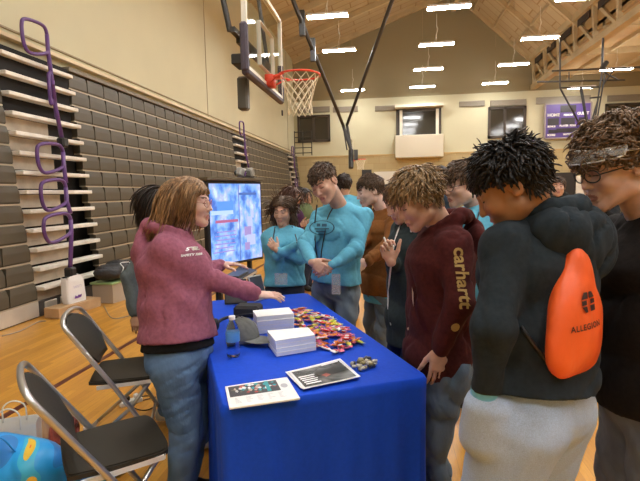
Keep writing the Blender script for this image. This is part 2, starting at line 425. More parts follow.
def person(label, pel, neck, head, face, body_face, top_m, leg_m, sk='fair', scale=1.0, hs=1.0, group=None,
           wr=None, wl=None, hr=None, hlh=None, er=None, elh=None, shw=0.18, up=(0, 0, 1), feet=None, q=1.0,
           tor=None, top='hoodie', female=False, fat=0.0, hem=0.10, hairf=None, brow=None, arms_w=1.0, leg_w=1.0, hood_down=True,
           lids=True, pocket=None, tw=None, wr_amp=0.0045, seed=3, sleeve_end=0.0, shoe_m=None, no_legs=False, shdrop=0.056, ribbed=True, handk=None, topname=None, sh_lift=(0, 0), al=1.0, hood_s=1.0):
    pel = np.array(pel, float); neck = np.array(neck, float); head = np.array(head, float)
    bf = unit((body_face[0], body_face[1], 0)); lat = np.array((bf[1], -bf[0], 0))   # lat = the person's right
    root = empty('person', (pel[0], pel[1], 0), label, 'person', group)
    S = scale; spine = unit(neck-pel); ang = [0, 0]
    sh = [neck+lat*sx*shw*S-spine*shdrop*S+np.array((0, 0, sh_lift[0 if sx > 0 else 1])) for sx in (1, -1)]
    l1, l2 = 0.285*S*al, 0.255*S*al
    back = -bf
    W = []; E_ = []
    for i, (w_, eh, sx) in enumerate(((wr, er, 1), (wl, elh, -1))):
        if w_ is None: w_ = sh[i]+np.array((0, 0, -0.50*S))+lat*sx*0.05+bf*0.06; 
        if eh is None: eh = back*0.8+lat*sx*0.4
        e, w2 = ik(sh[i], w_, l1, l2, eh); E_.append(e); W.append(w2)
    if tor is None: tor = dict(hip=(.168, .118), waist=(.150, .108), chest=(.172, .122), top=(.150, .085))
    T = {k: np.array(v)*S for k, v in tor.items()}
    P_ = lambda t: pel+(neck-pel)*t
    # ------- legs
    if feet is None: feet = (pel+lat*.11*S, pel-lat*.11*S)
    feet = [np.array((f_[0], f_[1], 0.085*S)) for f_ in feet]
    hipj = [pel+lat*sx*.088*S-np.array((0, 0, .03*S)) for sx in (1, -1)]
    kn = []; an = []
    for i in (0, 1):
        a, b = hipj[i], feet[i]; l = max(np.linalg.norm(b-a)/2*1.012, 0.30); k_, b2 = ik(a, b, l, l, bf); kn.append(k_); an.append(b)
    # ------- body: one mesh
    cb = 0.014*q; P = [sec(P_(0), P_(.4), T['hip']*.82, T['waist']*.80, lat, .04), sec(P_(.4), P_(.75), T['waist']*.80, T['chest']*.82, lat, .04),
                       sec(P_(.75), P_(.93), T['chest']*.8, T['top']*.8, lat, .04)]
    for i in (0, 1):
        P += [rc(P_(.93), sh[i], .05*S, .045*S, .03), rc(sh[i], E_[i], .042*S, .032*S, .02), rc(E_[i], W[i], .034*S, .023*S, .02)]
        if not no_legs:
            P += [rc(hipj[i], kn[i], .078*S, .048*S, .03), rc(kn[i], an[i], .048*S, .034*S, .02)]
    ncl = np.linalg.norm(head-neck)
    P.append(rc(neck-spine*.02, neck*.5+head*.5, .052*S, .05*S, .03))
    V1, F1 = sdf_mesh(P, cb)
    Rm = frame(face, up); hscale = hs*S
    HP, L = head_prims(head, Rm, hscale, female, fat, lids)
    nb = head+Rm @ (np.array((0, -.03, -.055))*hscale); nr = (.047 if female else .055)*S+fat*.012
    HP = [rc(neck-spine*.01+bf*.0, nb, nr*1.08, nr, .03)]+HP
    hh = 0.0042*q
    V2, F2 = sdf_mesh(HP, hh)
    parts = [(V1, F1), (V2, F2)]; hv = []
    for i, (hp, sx) in enumerate(((hr, 1), (hlh, -1))):
        fd = unit(W[i]-E_[i])
        if hp is None: hp = dict(d=fd*1.0+np.array((0, 0, 0.0)), back=lat*sx, side=None)
        if hp == 'none': continue
        d = unit(hp.get('d', fd)); bk = np.array(hp.get('back', lat*sx), float)
        t = np.cross(d, bk-d*(bk @ d)); side = hp.get('side')
        if side is None: side = 1 if sx > 0 else -1      # right hand: thumb = cross(d, back)*+1 ... palm facing away from back
        HPp = hand_prims(W[i], d, bk, -side, (0.92 if female else 1.0)*S*hp.get('s', 1.0), hp.get('curl', (.35, .4, .45, .5)), hp.get('thumb', .4), hp.get('spread', .05))
        HPp = [rc(W[i]-fd*.05, W[i], .028*S, .024*S, .01)]+HPp
        parts.append(sdf_mesh(HPp, 0.0034*max(1, q*0.9)))
    V = np.concatenate([p[0] for p in parts]); Fc = []; n0 = 0; mi = []
    for a, (v_, f_) in enumerate(parts):
        Fc.append(f_+n0); m_ = np.zeros(len(f_), int)
        if a == 1:
            cen = (v_[f_].mean(1)-head) @ Rm/hscale
            x, y, z = cen.T
            lip = (np.abs(x) < .021) & (y > .085) & (((z+.0665)/.0125)**2+(x/.0225)**2 < 1)
            m_[lip] = 1
            br = (y > .055) & (np.abs(np.abs(x)-.031) < .019) & (np.abs(z-(.027+.005*np.cos((np.abs(x)-.031)/.019*1.4))) < .0042)
            m_[br] = 2
            if lids:
                la = (y > .07) & (np.abs(np.abs(x)-.031) < .0145) & (np.abs(z-(.0005+.002*((np.abs(x)-.031)/.0145)**2)) < .0021)
                m_[la] = 2
        mi.append(m_); n0 += len(v_)
    Fc = np.concatenate(Fc); mi = np.concatenate(mi)
    body = mk('body', V, Fc.tolist(), [SK[sk], lipm, brow or browm], root, True, mi.tolist())
    if not lids:
        for sx in (-1, 1):
            mb = MB(); ec = L(sx*.031, .0775, .004); mb.ellip(ec, (.0128*hscale,)*3, n=14, m=10)
            mb.ellip(ec+Rm[:, 1]*.0075*hscale+Rm[:, 2]*(-.0015)*hscale, (.0062*hscale,)*3, n=10, m=8, mi=1)
            mb.build('eye', [eyew, iris], root, True)
    # ------- clothes
    g = 0.0088*q; ex = .020*S; hz = pel-spine*hem*S
    hipw = T['hip']+ex
    P = [sec(hz, P_(.08), hipw*.97, hipw, lat, .03), sec(P_(.08), P_(.4), hipw, T['waist']+ex*1.15, lat, .05), sec(P_(.4), P_(.75), T['waist']+ex*1.15, T['chest']+ex, lat, .05),
         sec(P_(.75), P_(.95), T['chest']+ex, T['top'], lat, .05)]
    aw = arms_w*S
    for i in (0, 1):
        fd = unit(W[i]-E_[i]); wend = W[i]-fd*(.012+sleeve_end)*S
        P += [rc(P_(.97), sh[i], .052*S, .056*aw, .05), rc(sh[i], E_[i], .059*aw, .051*aw, .04), rc(E_[i], wend-fd*.045*S, .052*aw, .043*aw, .025)]
        P += [rc(wend-fd*.05*S, wend-fd*.006*S, .040*aw, .036*aw, .008)] if ribbed else [rc(wend-fd*.05*S, wend, .042*aw, .040*aw, .015)]
    if top in ('hoodie', 'jacket') and hood_down:
        hs_ = hood_s; nk = neck+np.array((0, 0, .022)); fw = .088*S; rr_ = [nk+bf*fw-np.array((0, 0, .065)), nk+lat*.088*S+bf*.035+np.array((0, 0, .0)), nk+lat*.088*S-bf*.06+np.array((0, 0, .03)),
             nk-bf*.11+np.array((0, 0, .030)), nk-lat*.088*S-bf*.06+np.array((0, 0, .03)), nk-lat*.088*S+bf*.035]
        rad_ = [.018, .029, .036, .040, .036, .029]
        ringp = smoothpts(np.array(rr_), 3, closed=True); rads = np.interp(np.arange(len(ringp))/3., np.arange(7), rad_+[rad_[0]])
        for j in range(len(ringp)):
            k2 = (j+1) % len(ringp); P.append(rc(ringp[j], ringp[k2], rads[j]*S, rads[k2]*S, .010))
        fb = frame(bf); P += [el(nk-bf*.145*S-np.array((0, 0, .075)), np.array((.115, .050, .10))*S*hs_, fb, .02), el(nk-bf*.165*S-np.array((0, 0, .11)), np.array((.075, .045, .075))*S*hs_, fb, .02)]
    else:
        for j in range(14):
            a0 = 2*pi*j/14; a1 = 2*pi*(j+1)/14; f2 = lambda a: neck+lat*cos(a)*.072*S+bf*sin(a)*.066*S+np.array((0, 0, .012-.022*sin(a)))
            P.append(rc(f2(a0), f2(a1), .011*S, .011*S, .012))
        if top == 'jacket': pass
    if not ribbed: pass
    cutd = [(hz-spine*.02*S, -spine)]
    hv_, hf_ = sdf_mesh(P, g, cutd, wrinkles(wr_amp, 1.0/S, seed))
    tn = topname or {'hoodie': 'hoodie', 'sweat': 'sweatshirt', 'jacket': 'jacket'}[top]
    gar = mk(tn, hv_, hf_.tolist(), top_m, root, True)
    bvh = BVHTree.FromPolygons([tuple(v) for v in hv_], [tuple(int(i) for i in f_) for f_ in hf_])
    legs = None
    if not no_legs:
        P = [sec(pel-np.array((0, 0, .02*S)), pel+spine*.12*S, T['hip']*1.0+.006, T['waist']*1.0+.008, lat, .04)]
        lw = leg_w*S
        for i in (0, 1):
            P += [rc(hipj[i]-np.array((0, 0, .02)), kn[i], .098*lw, .066*lw, .03), rc(kn[i], an[i]+np.array((0, 0, .0)), .064*lw, .052*lw, .02),
                  el(hipj[i]-bf*.045*S, np.array((.088, .085, .10))*S, None, .04)]
        if pocket is not None: wv = W[pocket]; fd_ = unit(W[pocket]-E_[pocket]); P += [rc(wv+fd_*.02, wv+fd_*.12*S, .058, .058, .05)]
        lv, lf = sdf_mesh(P, g*1.05, (), wrinkles(wr_amp if tw is None else tw, 1.1/S, seed+9, 1.6))
        legs = mk('trousers', lv, lf.tolist(), leg_m, root, True)
        for i in (0, 1):
            a = an[i]; fo = unit(bf+lat*(.18 if i == 0 else -.18)); b_ = np.array((a[0], a[1], 0.0)); r3 = frame(fo)
            P = [sec(b_-fo*.04+np.array((0, 0, .055)), b_+fo*.05+np.array((0, 0, .05)), (.038, .045), (.042, .040), np.cross(fo, (0, 0, 1)), .02),
                 sec(b_+fo*.05+np.array((0, 0, .04)), b_+fo*.165+np.array((0, 0, .032)), (.044, .036), (.036, .026), np.cross(fo, (0, 0, 1)), .02)]
            sv, sf = sdf_mesh(P, 0.009*max(q, 1), [(b_+np.array((0, 0, .001)), (0, 0, -1))])
            if len(sf): mk('shoe', sv, sf.tolist(), shoe_m or black_plastic, root, True)
    if hairf: hairf(root, head, Rm, hscale)
    return dict(root=root, sh=sh, el=E_, wr=W, lat=lat, bf=bf, bvh=bvh, L=L, Rm=Rm, spine=spine, neck=neck, pel=pel, hv=hv_, hs=hscale, gar=gar, kn=kn, an=an, legs=legs, head=head)
def st_short(fringe=0.6, lift=0.5, back=False):
    def f(d, p, q_):
        v = unit(p-np.array((0, -.075, .115)))*0.8+np.array((0, fringe*(1 if d[2] > .3 else .15), 0))
        if d[2] < .3: v = v+np.array((0, -.2, -.7))
        return v
    return f
def st_down(d, p, q_): return np.array((np.sign(d[0])*0.35+d[0]*0.6, -0.35 if d[1] < 0.6 else 0.0, -0.9))
def glasses(root, pr, m, w_=0.027, hgt=0.019, thick=0.0016, lens=True):
    L = pr['L']; s = pr['hs']; mb = MB()
    for sx in (-1, 1):
        pts = [L(sx*.032+w_*cos(a), .106-.010*abs(cos(a)*.5+sx*.5*1), .002+hgt*sin(a)) for a in np.arange(16)*2*pi/16]
        mb.tube(pts, thick*s, 6, closed=True)
        mb.tube([L(sx*.059, .096, .006), L(sx*.074, .06, .006), L(sx*.082, 0, .004), L(sx*.082, -.02, -.004)], thick*s, 6)
    mb.tube([L(-.008, .108, .006), L(0, .112, .009), L(.008, .108, .006)], thick*s, 6)
    return mb.build('glasses', m, root, True)
# ================================================================ the gym
def wood_floor():
    m = bpy.data.materials.new('gym_floor'); m.use_nodes = True; nt, N, Lk, b = nodes(m)
    tc = N.new('ShaderNodeTexCoord'); mp = N.new('ShaderNodeMapping'); mp.inputs['Rotation'].default_value = (0, 0, R(90))
    Lk.new(tc.outputs['Object'], mp.inputs[0])
    br = N.new('ShaderNodeTexBrick'); br.inputs['Scale'].default_value = 1.0; br.inputs['Brick Width'].default_value = 0.9; br.inputs['Row Height'].default_value = 0.057
    br.inputs['Mortar Size'].default_value = 0.0012; br.offset = 0.37; br.inputs['Bias'].default_value = 0.0
    br.inputs['Color1'].default_value = (0.50, 0.225, 0.028, 1); br.inputs['Color2'].default_value = (0.66, 0.325, 0.045, 1); br.inputs['Mortar'].default_value = (0.42, 0.20, 0.04, 1)
    Lk.new(mp.outputs[0], br.inputs['Vector'])
    nz = N.new('ShaderNodeTexNoise'); mp2 = N.new('ShaderNodeMapping'); mp2.inputs['Scale'].default_value = (40, 2.5, 1); Lk.new(tc.outputs['Object'], mp2.inputs[0]); Lk.new(mp2.outputs[0], nz.inputs[0])
    mx = N.new('ShaderNodeMixRGB'); mx.blend_type = 'MULTIPLY'; mx.inputs[0].default_value = 0.35
    cr = N.new('ShaderNodeValToRGB'); cr.color_ramp.elements[0].color = (.72, .66, .6, 1); cr.color_ramp.elements[1].color = (1, 1, 1, 1); cr.color_ramp.elements[0].position = .35; cr.color_ramp.elements[1].position = .6
    Lk.new(nz.outputs[0], cr.inputs[0]); Lk.new(br.outputs[0], mx.inputs[1]); Lk.new(cr.outputs[0], mx.inputs[2]); Lk.new(mx.outputs[0], b.inputs['Base Color'])
    b.inputs['Roughness'].default_value = 0.30; b.inputs['Specular IOR Level'].default_value = 0.45
    return m
wallm = mat('cream_wall', (0.58, 0.54, 0.36), 0.85, noise=((0.6, 0.6, 0.6), 0.04))
XL, XR, YN, YF = -4.9, 15.0, -7.0, 25.6
def pl(name, pts, m, fl=False):
    f = [tuple(range(len(pts)))]
    if fl: f = [f[0][::-1]]
    return struct(mk(name, pts, f, m))
def slab(name, c, size, m, **k): return struct(MB().box(c, size, **k).build(name, m))
slab('floor', ((XL+XR)/2, (YN+YF)/2, -0.05), (XR-XL, YF-YN, 0.10), wood_floor())
zL = 8.5; XRG, ZRG = 3.3, 11.35; XT, ZT = 7.15, 7.75; ZLOW = 7.0
slab('wall_left', (XL-0.1, (YN+YF)/2, 4.3), (0.2, YF-YN, 8.6), wallm)
slab('wall_right', (XR+0.1, (YN+YF)/2, 4.0), (0.2, YF-YN, 8.0), wallm)
slab('wall_near', (5, YN-0.1, 5.8), (20, 0.2, 11.6), wallm)
slab('wall_far', (5, YF+0.1, 5.8), (20.2, 0.2, 11.6), wallm)
# acoustic tan band on the lower far wall
bandm = mat('tan_block', (0.50, 0.34, 0.14), 0.9)
nt, N, Lk, b = nodes(bandm); tc = N.new('ShaderNodeTexCoord'); br = N.new('ShaderNodeTexBrick'); mp = N.new('ShaderNodeMapping'); mp.inputs['Rotation'].default_value = (R(90), 0, 0)
br.inputs['Scale'].default_value = 1; br.inputs['Brick Width'].default_value = .6; br.inputs['Row Height'].default_value = .3; br.inputs['Mortar Size'].default_value = .006
br.inputs['Color1'].default_value = (.52, .42, .22, 1); br.inputs['Color2'].default_value = (.46, .36, .18, 1); br.inputs['Mortar'].default_value = (.40, .28, .13, 1)
Lk.new(tc.outputs['Object'], mp.inputs[0]); Lk.new(mp.outputs[0], br.inputs[0]); Lk.new(br.outputs[0], b.inputs['Base Color'])
slab('trim_1', (5, YF-0.05, 1.70), (19.8, 0.10, 3.4), bandm)
slab('trim_2', (5, YF-0.06, 3.43), (19.8, 0.14, 0.06), mat('tan_ledge', (.55, .38, .16), .7))
# taupe gable: upper part of the far wall in a darker colour
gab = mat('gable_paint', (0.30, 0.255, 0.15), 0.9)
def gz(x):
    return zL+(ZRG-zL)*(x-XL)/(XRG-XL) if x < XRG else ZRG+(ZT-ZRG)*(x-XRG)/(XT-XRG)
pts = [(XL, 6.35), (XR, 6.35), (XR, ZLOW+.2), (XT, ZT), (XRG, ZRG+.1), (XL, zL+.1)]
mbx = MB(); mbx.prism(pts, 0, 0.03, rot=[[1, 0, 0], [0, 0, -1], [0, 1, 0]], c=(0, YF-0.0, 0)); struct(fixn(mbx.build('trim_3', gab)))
# ceilings
def ceil_mat():
    m = bpy.data.materials.new('ceiling_boards'); m.use_nodes = True; nt, N, Lk, b = nodes(m)
    tc = N.new('ShaderNodeTexCoord'); br = N.new('ShaderNodeTexBrick'); mp = N.new('ShaderNodeMapping'); mp.inputs['Rotation'].default_value = (0, 0, 0)
    br.inputs['Scale'].default_value = 1; br.inputs['Brick Width'].default_value = 1.5; br.inputs['Row Height'].default_value = .56; br.inputs['Mortar Size'].default_value = .022
    br.inputs['Color1'].default_value = (.50, .39, .23, 1); br.inputs['Color2'].default_value = (.45, .34, .20, 1); br.inputs['Mortar'].default_value = (.33, .21, .09, 1)
    Lk.new(tc.outputs['Object'], mp.inputs[0]); Lk.new(mp.outputs[0], br.inputs[0]); Lk.new(br.outputs[0], b.inputs['Base Color']); b.inputs['Roughness'].default_value = .85
    return m
cm = ceil_mat(); beam = mat('ceiling_beam', (0.52, 0.41, 0.24), 0.75, noise=((1.5, 1.5, 1.5), 0.12)); beamd = mat('beam_dark_brown', (0.42, 0.27, 0.11), 0.8)
def slope(name, xa, za, xb, zb, m, th=.12):
    return struct(mk(name, [(xa, YN, za), (xb, YN, zb), (xb, YF, zb), (xa, YF, za), (xa, YN, za+th), (xb, YN, zb+th), (xb, YF, zb+th), (xa, YF, za+th)],
        [(0, 1, 2, 3), (7, 6, 5, 4), (0, 4, 5, 1), (1, 5, 6, 2), (2, 6, 7, 3), (3, 7, 4, 0)], m))
slope('ceiling', XL, zL, XRG, ZRG, cm); slope('ceiling_right', XRG, ZRG, XT, ZT, cm)
slope('ceiling_low', XT, ZLOW, XR, ZLOW, mat('low_ceiling', (.56, .42, .22), .8, noise=((.8, .8, .8), .1)))
slab('ceiling_riser', (XT+.05, (YN+YF)/2, (ZLOW+ZT)/2+.1), (.1, YF-YN, ZT-ZLOW+.5), beamd)  # riser in a darker brown than the beams
for k in range(11):          # rafters
    y = YF-0.12-k*2.75
    mb = MB(); mb.bar((XL+.02, y, zL-.12), (XRG, y, ZRG-.12), .16, .24); struct(mb.build('ceiling_beam', beam))
    mb = MB(); mb.bar((XRG, y, ZRG-.1), (XT, y, ZT-.1), .12, .20); struct(mb.build('ceiling_beam', beam))
for k in range(14):
    y = YF-1.49-k*1.375*1.0
    if (k % 2) == 0: pass
for j in range(3):
    t = (j+1)/4; x = XRG+(XT-XRG)*t; z = ZRG+(ZT-ZRG)*t
    struct(MB().box((x, (YN+YF)/2, z-.09), (.07, YF-YN, .14)).build('ceiling_beam', beam))
struct(MB().box((XRG, (YN+YF)/2, ZRG-.55), (.22, YF-YN-.1, .9)).build('ceiling_beam', beam))
for x in (8.8, 10.6, 12.4, 14.0): struct(MB().box((x, (YN+YF)/2, ZLOW-.07), (.12, YF-YN, .14)).build('ceiling_beam', beam))
for k in range(9): struct(MB().box(((XT+XR)/2, YF-1.2-k*3.35, ZLOW-.11), (XR-XT, .16, .22)).build('ceiling_beam', beam))
# long timber truss along the low ceiling edge
root = empty('roof_truss', (XT, 10, 6.4), 'long tan timber truss with diagonal webs above the purple scoreboard', 'truss')
zb, zt = 6.5, 7.95
MB().box((XT, (YN+YF)/2, zb), (.26, YF-YN-.1, .22)).build('bottom_chord', beam, root)
MB().box((XT-.16, (YN+YF)/2, zt-.1), (.16, YF-YN-.1, .26)).build('top_chord', beam, root)
y = YF-.3; k = 0
while y > YN+2:
    MB().bar((XT, y, zb), (XT-.1, y, zt-.1), .14, .14).build('web_post', beam, root)
    MB().bar((XT-.06, y-.1, zt-.2), (XT-.02, y-1.6, zb+.08), .09, .11).build('web_diagonal', beam, root)
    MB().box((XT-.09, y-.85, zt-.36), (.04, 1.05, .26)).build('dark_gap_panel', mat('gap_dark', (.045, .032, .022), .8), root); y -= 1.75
root = empty('plenum_box', (10.6, 19.0, ZLOW-.9), 'boxed cream duct hung under the low wooden ceiling', 'duct')
mb = MB(); mb.box((11.5, 19.2, ZLOW-.62), (1.5, 1.4, .75), bev=.02); mb.build('box', mat('duct_cream', (.70, .56, .34), .8), root)
mb = MB(); mb.box((11.5, 19.2, ZLOW-.235), (1.9, 1.7, .02)); mb.build('flange', beam, root)
# lamps
lens = mat('lamp_lens', (1, .97, .9), .5, emit=((1.0, 1.0, .99), LAMP_POWER)); lampb = mat('lamp_housing', (.8, .78, .74), .5)
def lamp_proto():
    r_ = empty('hanging_light', (0, 0, 0)); ORG[r_.name] = np.zeros(3)
    mb = MB(); mb.prism([(-.10, 0), (.10, 0), (.06, .075), (-.06, .075)], -.57, .57, rot=[[0, 0, 1], [1, 0, 0], [0, 1, 0]]); fixn(mb.build('housing', lampb, r_))
    mb = MB(); mb.box((0, 0, -.014), (1.16, .225, .026), bev=.012); mb.build('lens', lens, r_)
    mb = MB(); mb.tube([(0, 0, .07), (0, 0, .35), (0.03, .02, .5), (0, 0, .6), (0, 0, 1.0)], .008, 5); mb.tube([(-.06, .02, .07), (-.02, .03, .3), (.05, .0, .5), (0, 0, .62)], .006, 5)
    mb.build('cord', mat('cord_white', (.7, .66, .55), .6), r_)
    mb = MB(); mb.tube([(0, 0, 1.0), (0, 0, 2.0)], .006, 5); mb.build('wire', mat('wire_tan', (.45, .36, .22), .5), r_)
    return r_
proto = lamp_proto(); first = True; ZLMP = 6.5
names = {1.7: 'centre row', -1.65: 'row nearest the bleacher wall', 5.05: 'row left of the truss', 8.9: 'row under the low ceiling'}
for X in (-1.65, 1.7, 5.05, 8.9):
    for k in range(-5, 4):
        Y = 14.05+3.35*k
        if X == -1.65 and k == 2: continue
        z = ZLMP if X < 7 else 6.1
        c_ = proto if first else copy_tree(proto); first = False
        c_.location = (X, Y, z)
        top = (gz(X)-z-.15 if X < XT else ZLOW-z-.1)
        for ch in c_.children:
            if ch.name.startswith('wire'):
                ch.location = (0, 0, 0); ch.scale = (1, 1, 1)
                if X >= 7 : ch.scale = (1, 1, (ZLOW-z)/2.0); ch.location = (0, 0, 0)
                else: ch.scale = (1, 1, (top+.24)/2.0); ch.location = (0, 0, 0)
            if ch.name.startswith('cord') and X >= 7: ch.scale = (1, 1, .75)
        dist = {3: 'farthest', 2: 'third from the front', 1: 'second from the front', 0: 'nearest one in the picture'}.get(k, 'above and behind the camera')
        setp(c_, 'long white hanging light, %s, %s' % (names[X], dist), 'hanging light', 'hanging lights under the roof')
# floor line(s)
slab('trim_4', (-2.65, 5.5, 0.0015), (.055, 20, .003), mat('line_maroon', (.10, .02, .012), .35))
slab('trim_5', (-1.2, 4.74, 0.0012), (2.9, .05, .0024), mat('line_maroon', (.10, .02, .012), .35))
# wall seams, reveal above the bleachers
seam = mat('wall_seam', (.30, .24, .15), .9)
for y in (13.0, 23.9): slab('trim_6', (XL+.004, y, 6), (.008, .03, 4.9), seam)
slab('trim_7', (XL+.05, 9.3, 3.60), (.10, 32.5, .05), mat('cream_ledge', (.72, .60, .40), .7))
slab('trim_8', (XL+.01, 9.3, 3.72), (.02, 32.5, .025), seam)
# ---------------------------------------------------------------- far wall fittings
glassd = mat('dark_window_glass', (.035, .030, .020), .08, spec=.8); frm = mat('window_frame_dark', (.05, .035, .022), .5)
def window(n, x0, x1, z0, z1, split=None, y=YF, label=None):
    r_ = empty('window_%d' % n, ((x0+x1)/2, y, z0)); struct(r_)
    mb = MB(); t = .12
    mb.box(((x0+x1)/2, y-.04, z1-t/2), (x1-x0, .10, t)); mb.box(((x0+x1)/2, y-.04, z0+t/2), (x1-x0, .10, t))
    for x in [x0+t/2, x1-t/2]+([split] if split else []): mb.box((x, y-.04, (z0+z1)/2), (t, .10, z1-z0))
    mb.build('window_frame', frm, r_)
    mb = MB(); mb.box(((x0+x1)/2, y-.02, (z0+z1)/2), (x1-x0-.1, .03, z1-z0-.1)); mb.build('pane', glassd, r_)
    return r_
def wx(px, py): # far wall place
    d = ray(px, py); p = EYE+d*(YF/d[1]); return p[0], p[2]
def wrect(x0, y0, x1, y1):
    a = wx(x0, y0); b = wx(x1, y1); return a[0], b[0], b[1], a[1]
x0, x1, z0, z1 = wrect(297.5, 116, 330.5, 141.5); window(1, x0, x1, z0, z1, (x0+x1)/2)
inner = mat('room_beyond_olive', (.16, .13, .07), .8)
x0, x1, z0, z1 = wrect(396, 110, 441, 137.5); window(2, x0, x1, z0, z1)
wf = mat('white_post', (.7, .64, .5), .6)
rr = empty('projection_booth', ((x0+x1)/2, YF, z0-1.2), 'cream booth box sticking out under the middle dark window', 'booth')
bx0, bx1, bz0, bz1 = wrect(395, 137, 442, 157.5)
MB().box(((bx0+bx1)/2, YF-.35, (bz0+bz1)/2), (bx1-bx0, .7, bz1-bz0), bev=.02).build('box', mat('booth_cream', (.66, .60, .46), .8), rr)
MB().box(((bx0+bx1)/2, YF-.3, z1+.10), (bx1-bx0, .6, .14)).build('hood', mat('booth_cream', (.66, .60, .46), .8), rr)
for xx in (x0+.25, x1-.2): MB().box((xx, YF-.14, (z0+z1)/2), (.14, .1, z1-z0-.1)).build('post', wf, rr)
x0, x1, z0, z1 = wrect(488, 107.5, 525.5, 137.5); window(3, x0, x1, z0, z1, (x0+x1)/2-.1)
x0, x1, z0, z1 = wrect(605, 104, 645, 134); window(4, x0, x1, z0, z1, (x0+x1)/2)
ventm = mat('vent_grey', (.27, .23, .17), .6)
for i, (a, b_, yy) in enumerate(((298, 330, 110), (333, 358, 109.5), (375, 397, 108.5), (459, 484.5, 104), (490, 526, 103), (536, 590, 100), (607, 645, 98))):
    x0, x1, z0, z1 = wrect(a, yy-2.2, b_, yy+2.2)
    mb = MB(); mb.box(((x0+x1)/2, YF-.05, (z0+z1)/2), (x1-x0, .06, z1-z0), bev=.01)
    for j in range(4): mb.box(((x0+x1)/2, YF-.09, z0+(j+.6)*(z1-z0)/4.2), (x1-x0-.08, .02, .02))
    o = mb.build('wall_vent', ventm); setp(o, 'long grey slot vent high on the far wall, %s' % ('above the left dark window', 'right of the left dark window', 'left of the booth window', 'left of the third dark window', 'above the third dark window', 'above the purple scoreboard', 'above the right dark window')[i], 'vent', 'slot vents on the far wall')
# scoreboard
x0, x1, z0, z1 = wrect(544, 105, 588.5, 137.5); cxs = (x0+x1)/2; sw = x1-x0; szh = z1-z0
sb = empty('scoreboard', (cxs, YF-.1, z0), 'purple basketball scoreboard with dark display panels on the far wall', 'scoreboard')
purp = mat('scoreboard_purple', (.10, .055, .24), .4); MB().box((cxs, YF-.12, (z0+z1)/2), (sw, .2, szh), bev=.03).build('cabinet', purp, sb)
mb = MB(); t = .06
for (a, b_) in (((x0, z0), (x1, z0)), ((x0, z1), (x1, z1)), ((x0, z0), (x0, z1)), ((x1, z0), (x1, z1))): mb.bar((a[0], YF-.22, a[1]), (b_[0], YF-.22, b_[1]), .05, .07)
mb.build('frame', mat('scoreboard_frame', (.30, .24, .22), .5), sb)
dk = mat('display_dark', (.035, .028, .030), .4); wt = mat('sign_white', (.85, .82, .75), .6)
for (u_, v_, a, b_) in ((.5, .84, .34, .20), (.18, .48, .24, .20), (.5, .48, .30, .20), (.83, .48, .20, .20), (.18, .20, .2, .10), (.5, .22, .5, .12)):
    MB().box((x0+u_*sw, YF-.235, z0+v_*szh), (a*sw, .02, b_*szh)).build('display', dk, sb)
for (tx, u_, v_, s_) in (('HOME', .18, .67, .20), ('GUEST', .82, .69, .18), ('PERIOD', .5, .66, .12), ('BONUS', .14, .34, .11), ('PLAYER  FOUL', .5, .35, .12), ('FOULS', .85, .35, .11), ('SCORE', .14, .09, .12), ('MATCH', .5, .10, .12), ('SCORE', .85, .10, .11)):
    put_text('lettering', tx, s_, (x0+u_*sw, YF-.25, z0+v_*szh), (1, 0, 0), (0, 0, 1), wt, sb, .006, off=.004)
# doors and lower far wall
blk = mat('door_black', (.03, .026, .024), .5); whd = mat('board_white', (.78, .74, .64), .7)
for i, (a, b_, c_, d_, mm) in enumerate(((285, 289, 172, 206, blk), (362, 372, 170, 206, blk), (374, 396, 172, 190, whd), (549, 574, 173, 206, blk), (574, 600, 176, 206, whd))):
    x0, x1, z0, z1 = wrect(a, c_, b_, d_); z0 = max(z0, 0.0) if mm is blk else z0
    if mm is blk: z0 = 0
    o = MB().box(((x0+x1)/2, YF-.13, (z0+z1)/2), (x1-x0, .06, z1-z0)).build('door_%d' % (i+1) if mm is blk else 'trim_%d' % (20+i), mm); struct(o)
# ---------------------------------------------------------------- bleachers
seatm = mat('bleacher_seat_taupe', (0.090, 0.075, 0.050), 0.5, noise=((2, 2, 2), 0.10)); railm = mat('bleacher_rail', (.50, .42, .30), .45, .3)
deckm = mat('bleacher_deck', (.50, .42, .32), .6, noise=((4, 4, 4), .2)); nosem = mat('step_nosing', (.80, .75, .66), .45, noise=((6, 6, 6), .12)); darkm = mat('bleacher_void', (.012, .010, .009), .9)
NR = 13; RH = .245; Z0 = .20; MW = .465
def fx(i): return -4.42-.027*i
def seat_mesh():
    mb = MB(); w2 = MW/2-.010
    # moulded seat module front: tapered, rounded, leaning back at the top
    prof = [(-.10, .0), (.0, .0), (.012, .02), (.012, .14), (.002, .212), (-.015, .222), (-.10, .222)]
    V = []; 
    for sy, ins in ((-1, .0), (1, .0)):
        for x, z in prof: V.append((x, sy*(w2-(.020 if z > .15 else 0)), z))
    n = len(prof); Fc = [tuple(range(n))[::-1], tuple(range(n, 2*n))]+[(i, (i+1) % n, n+(i+1) % n, n+i) for i in range(n)]
    mb.add(V, Fc); return mb
seat_me = fixn(seat_mesh().build('seat', seatm, None, local=True)); seat_data = seat_me.data; bpy.data.objects.remove(seat_me)
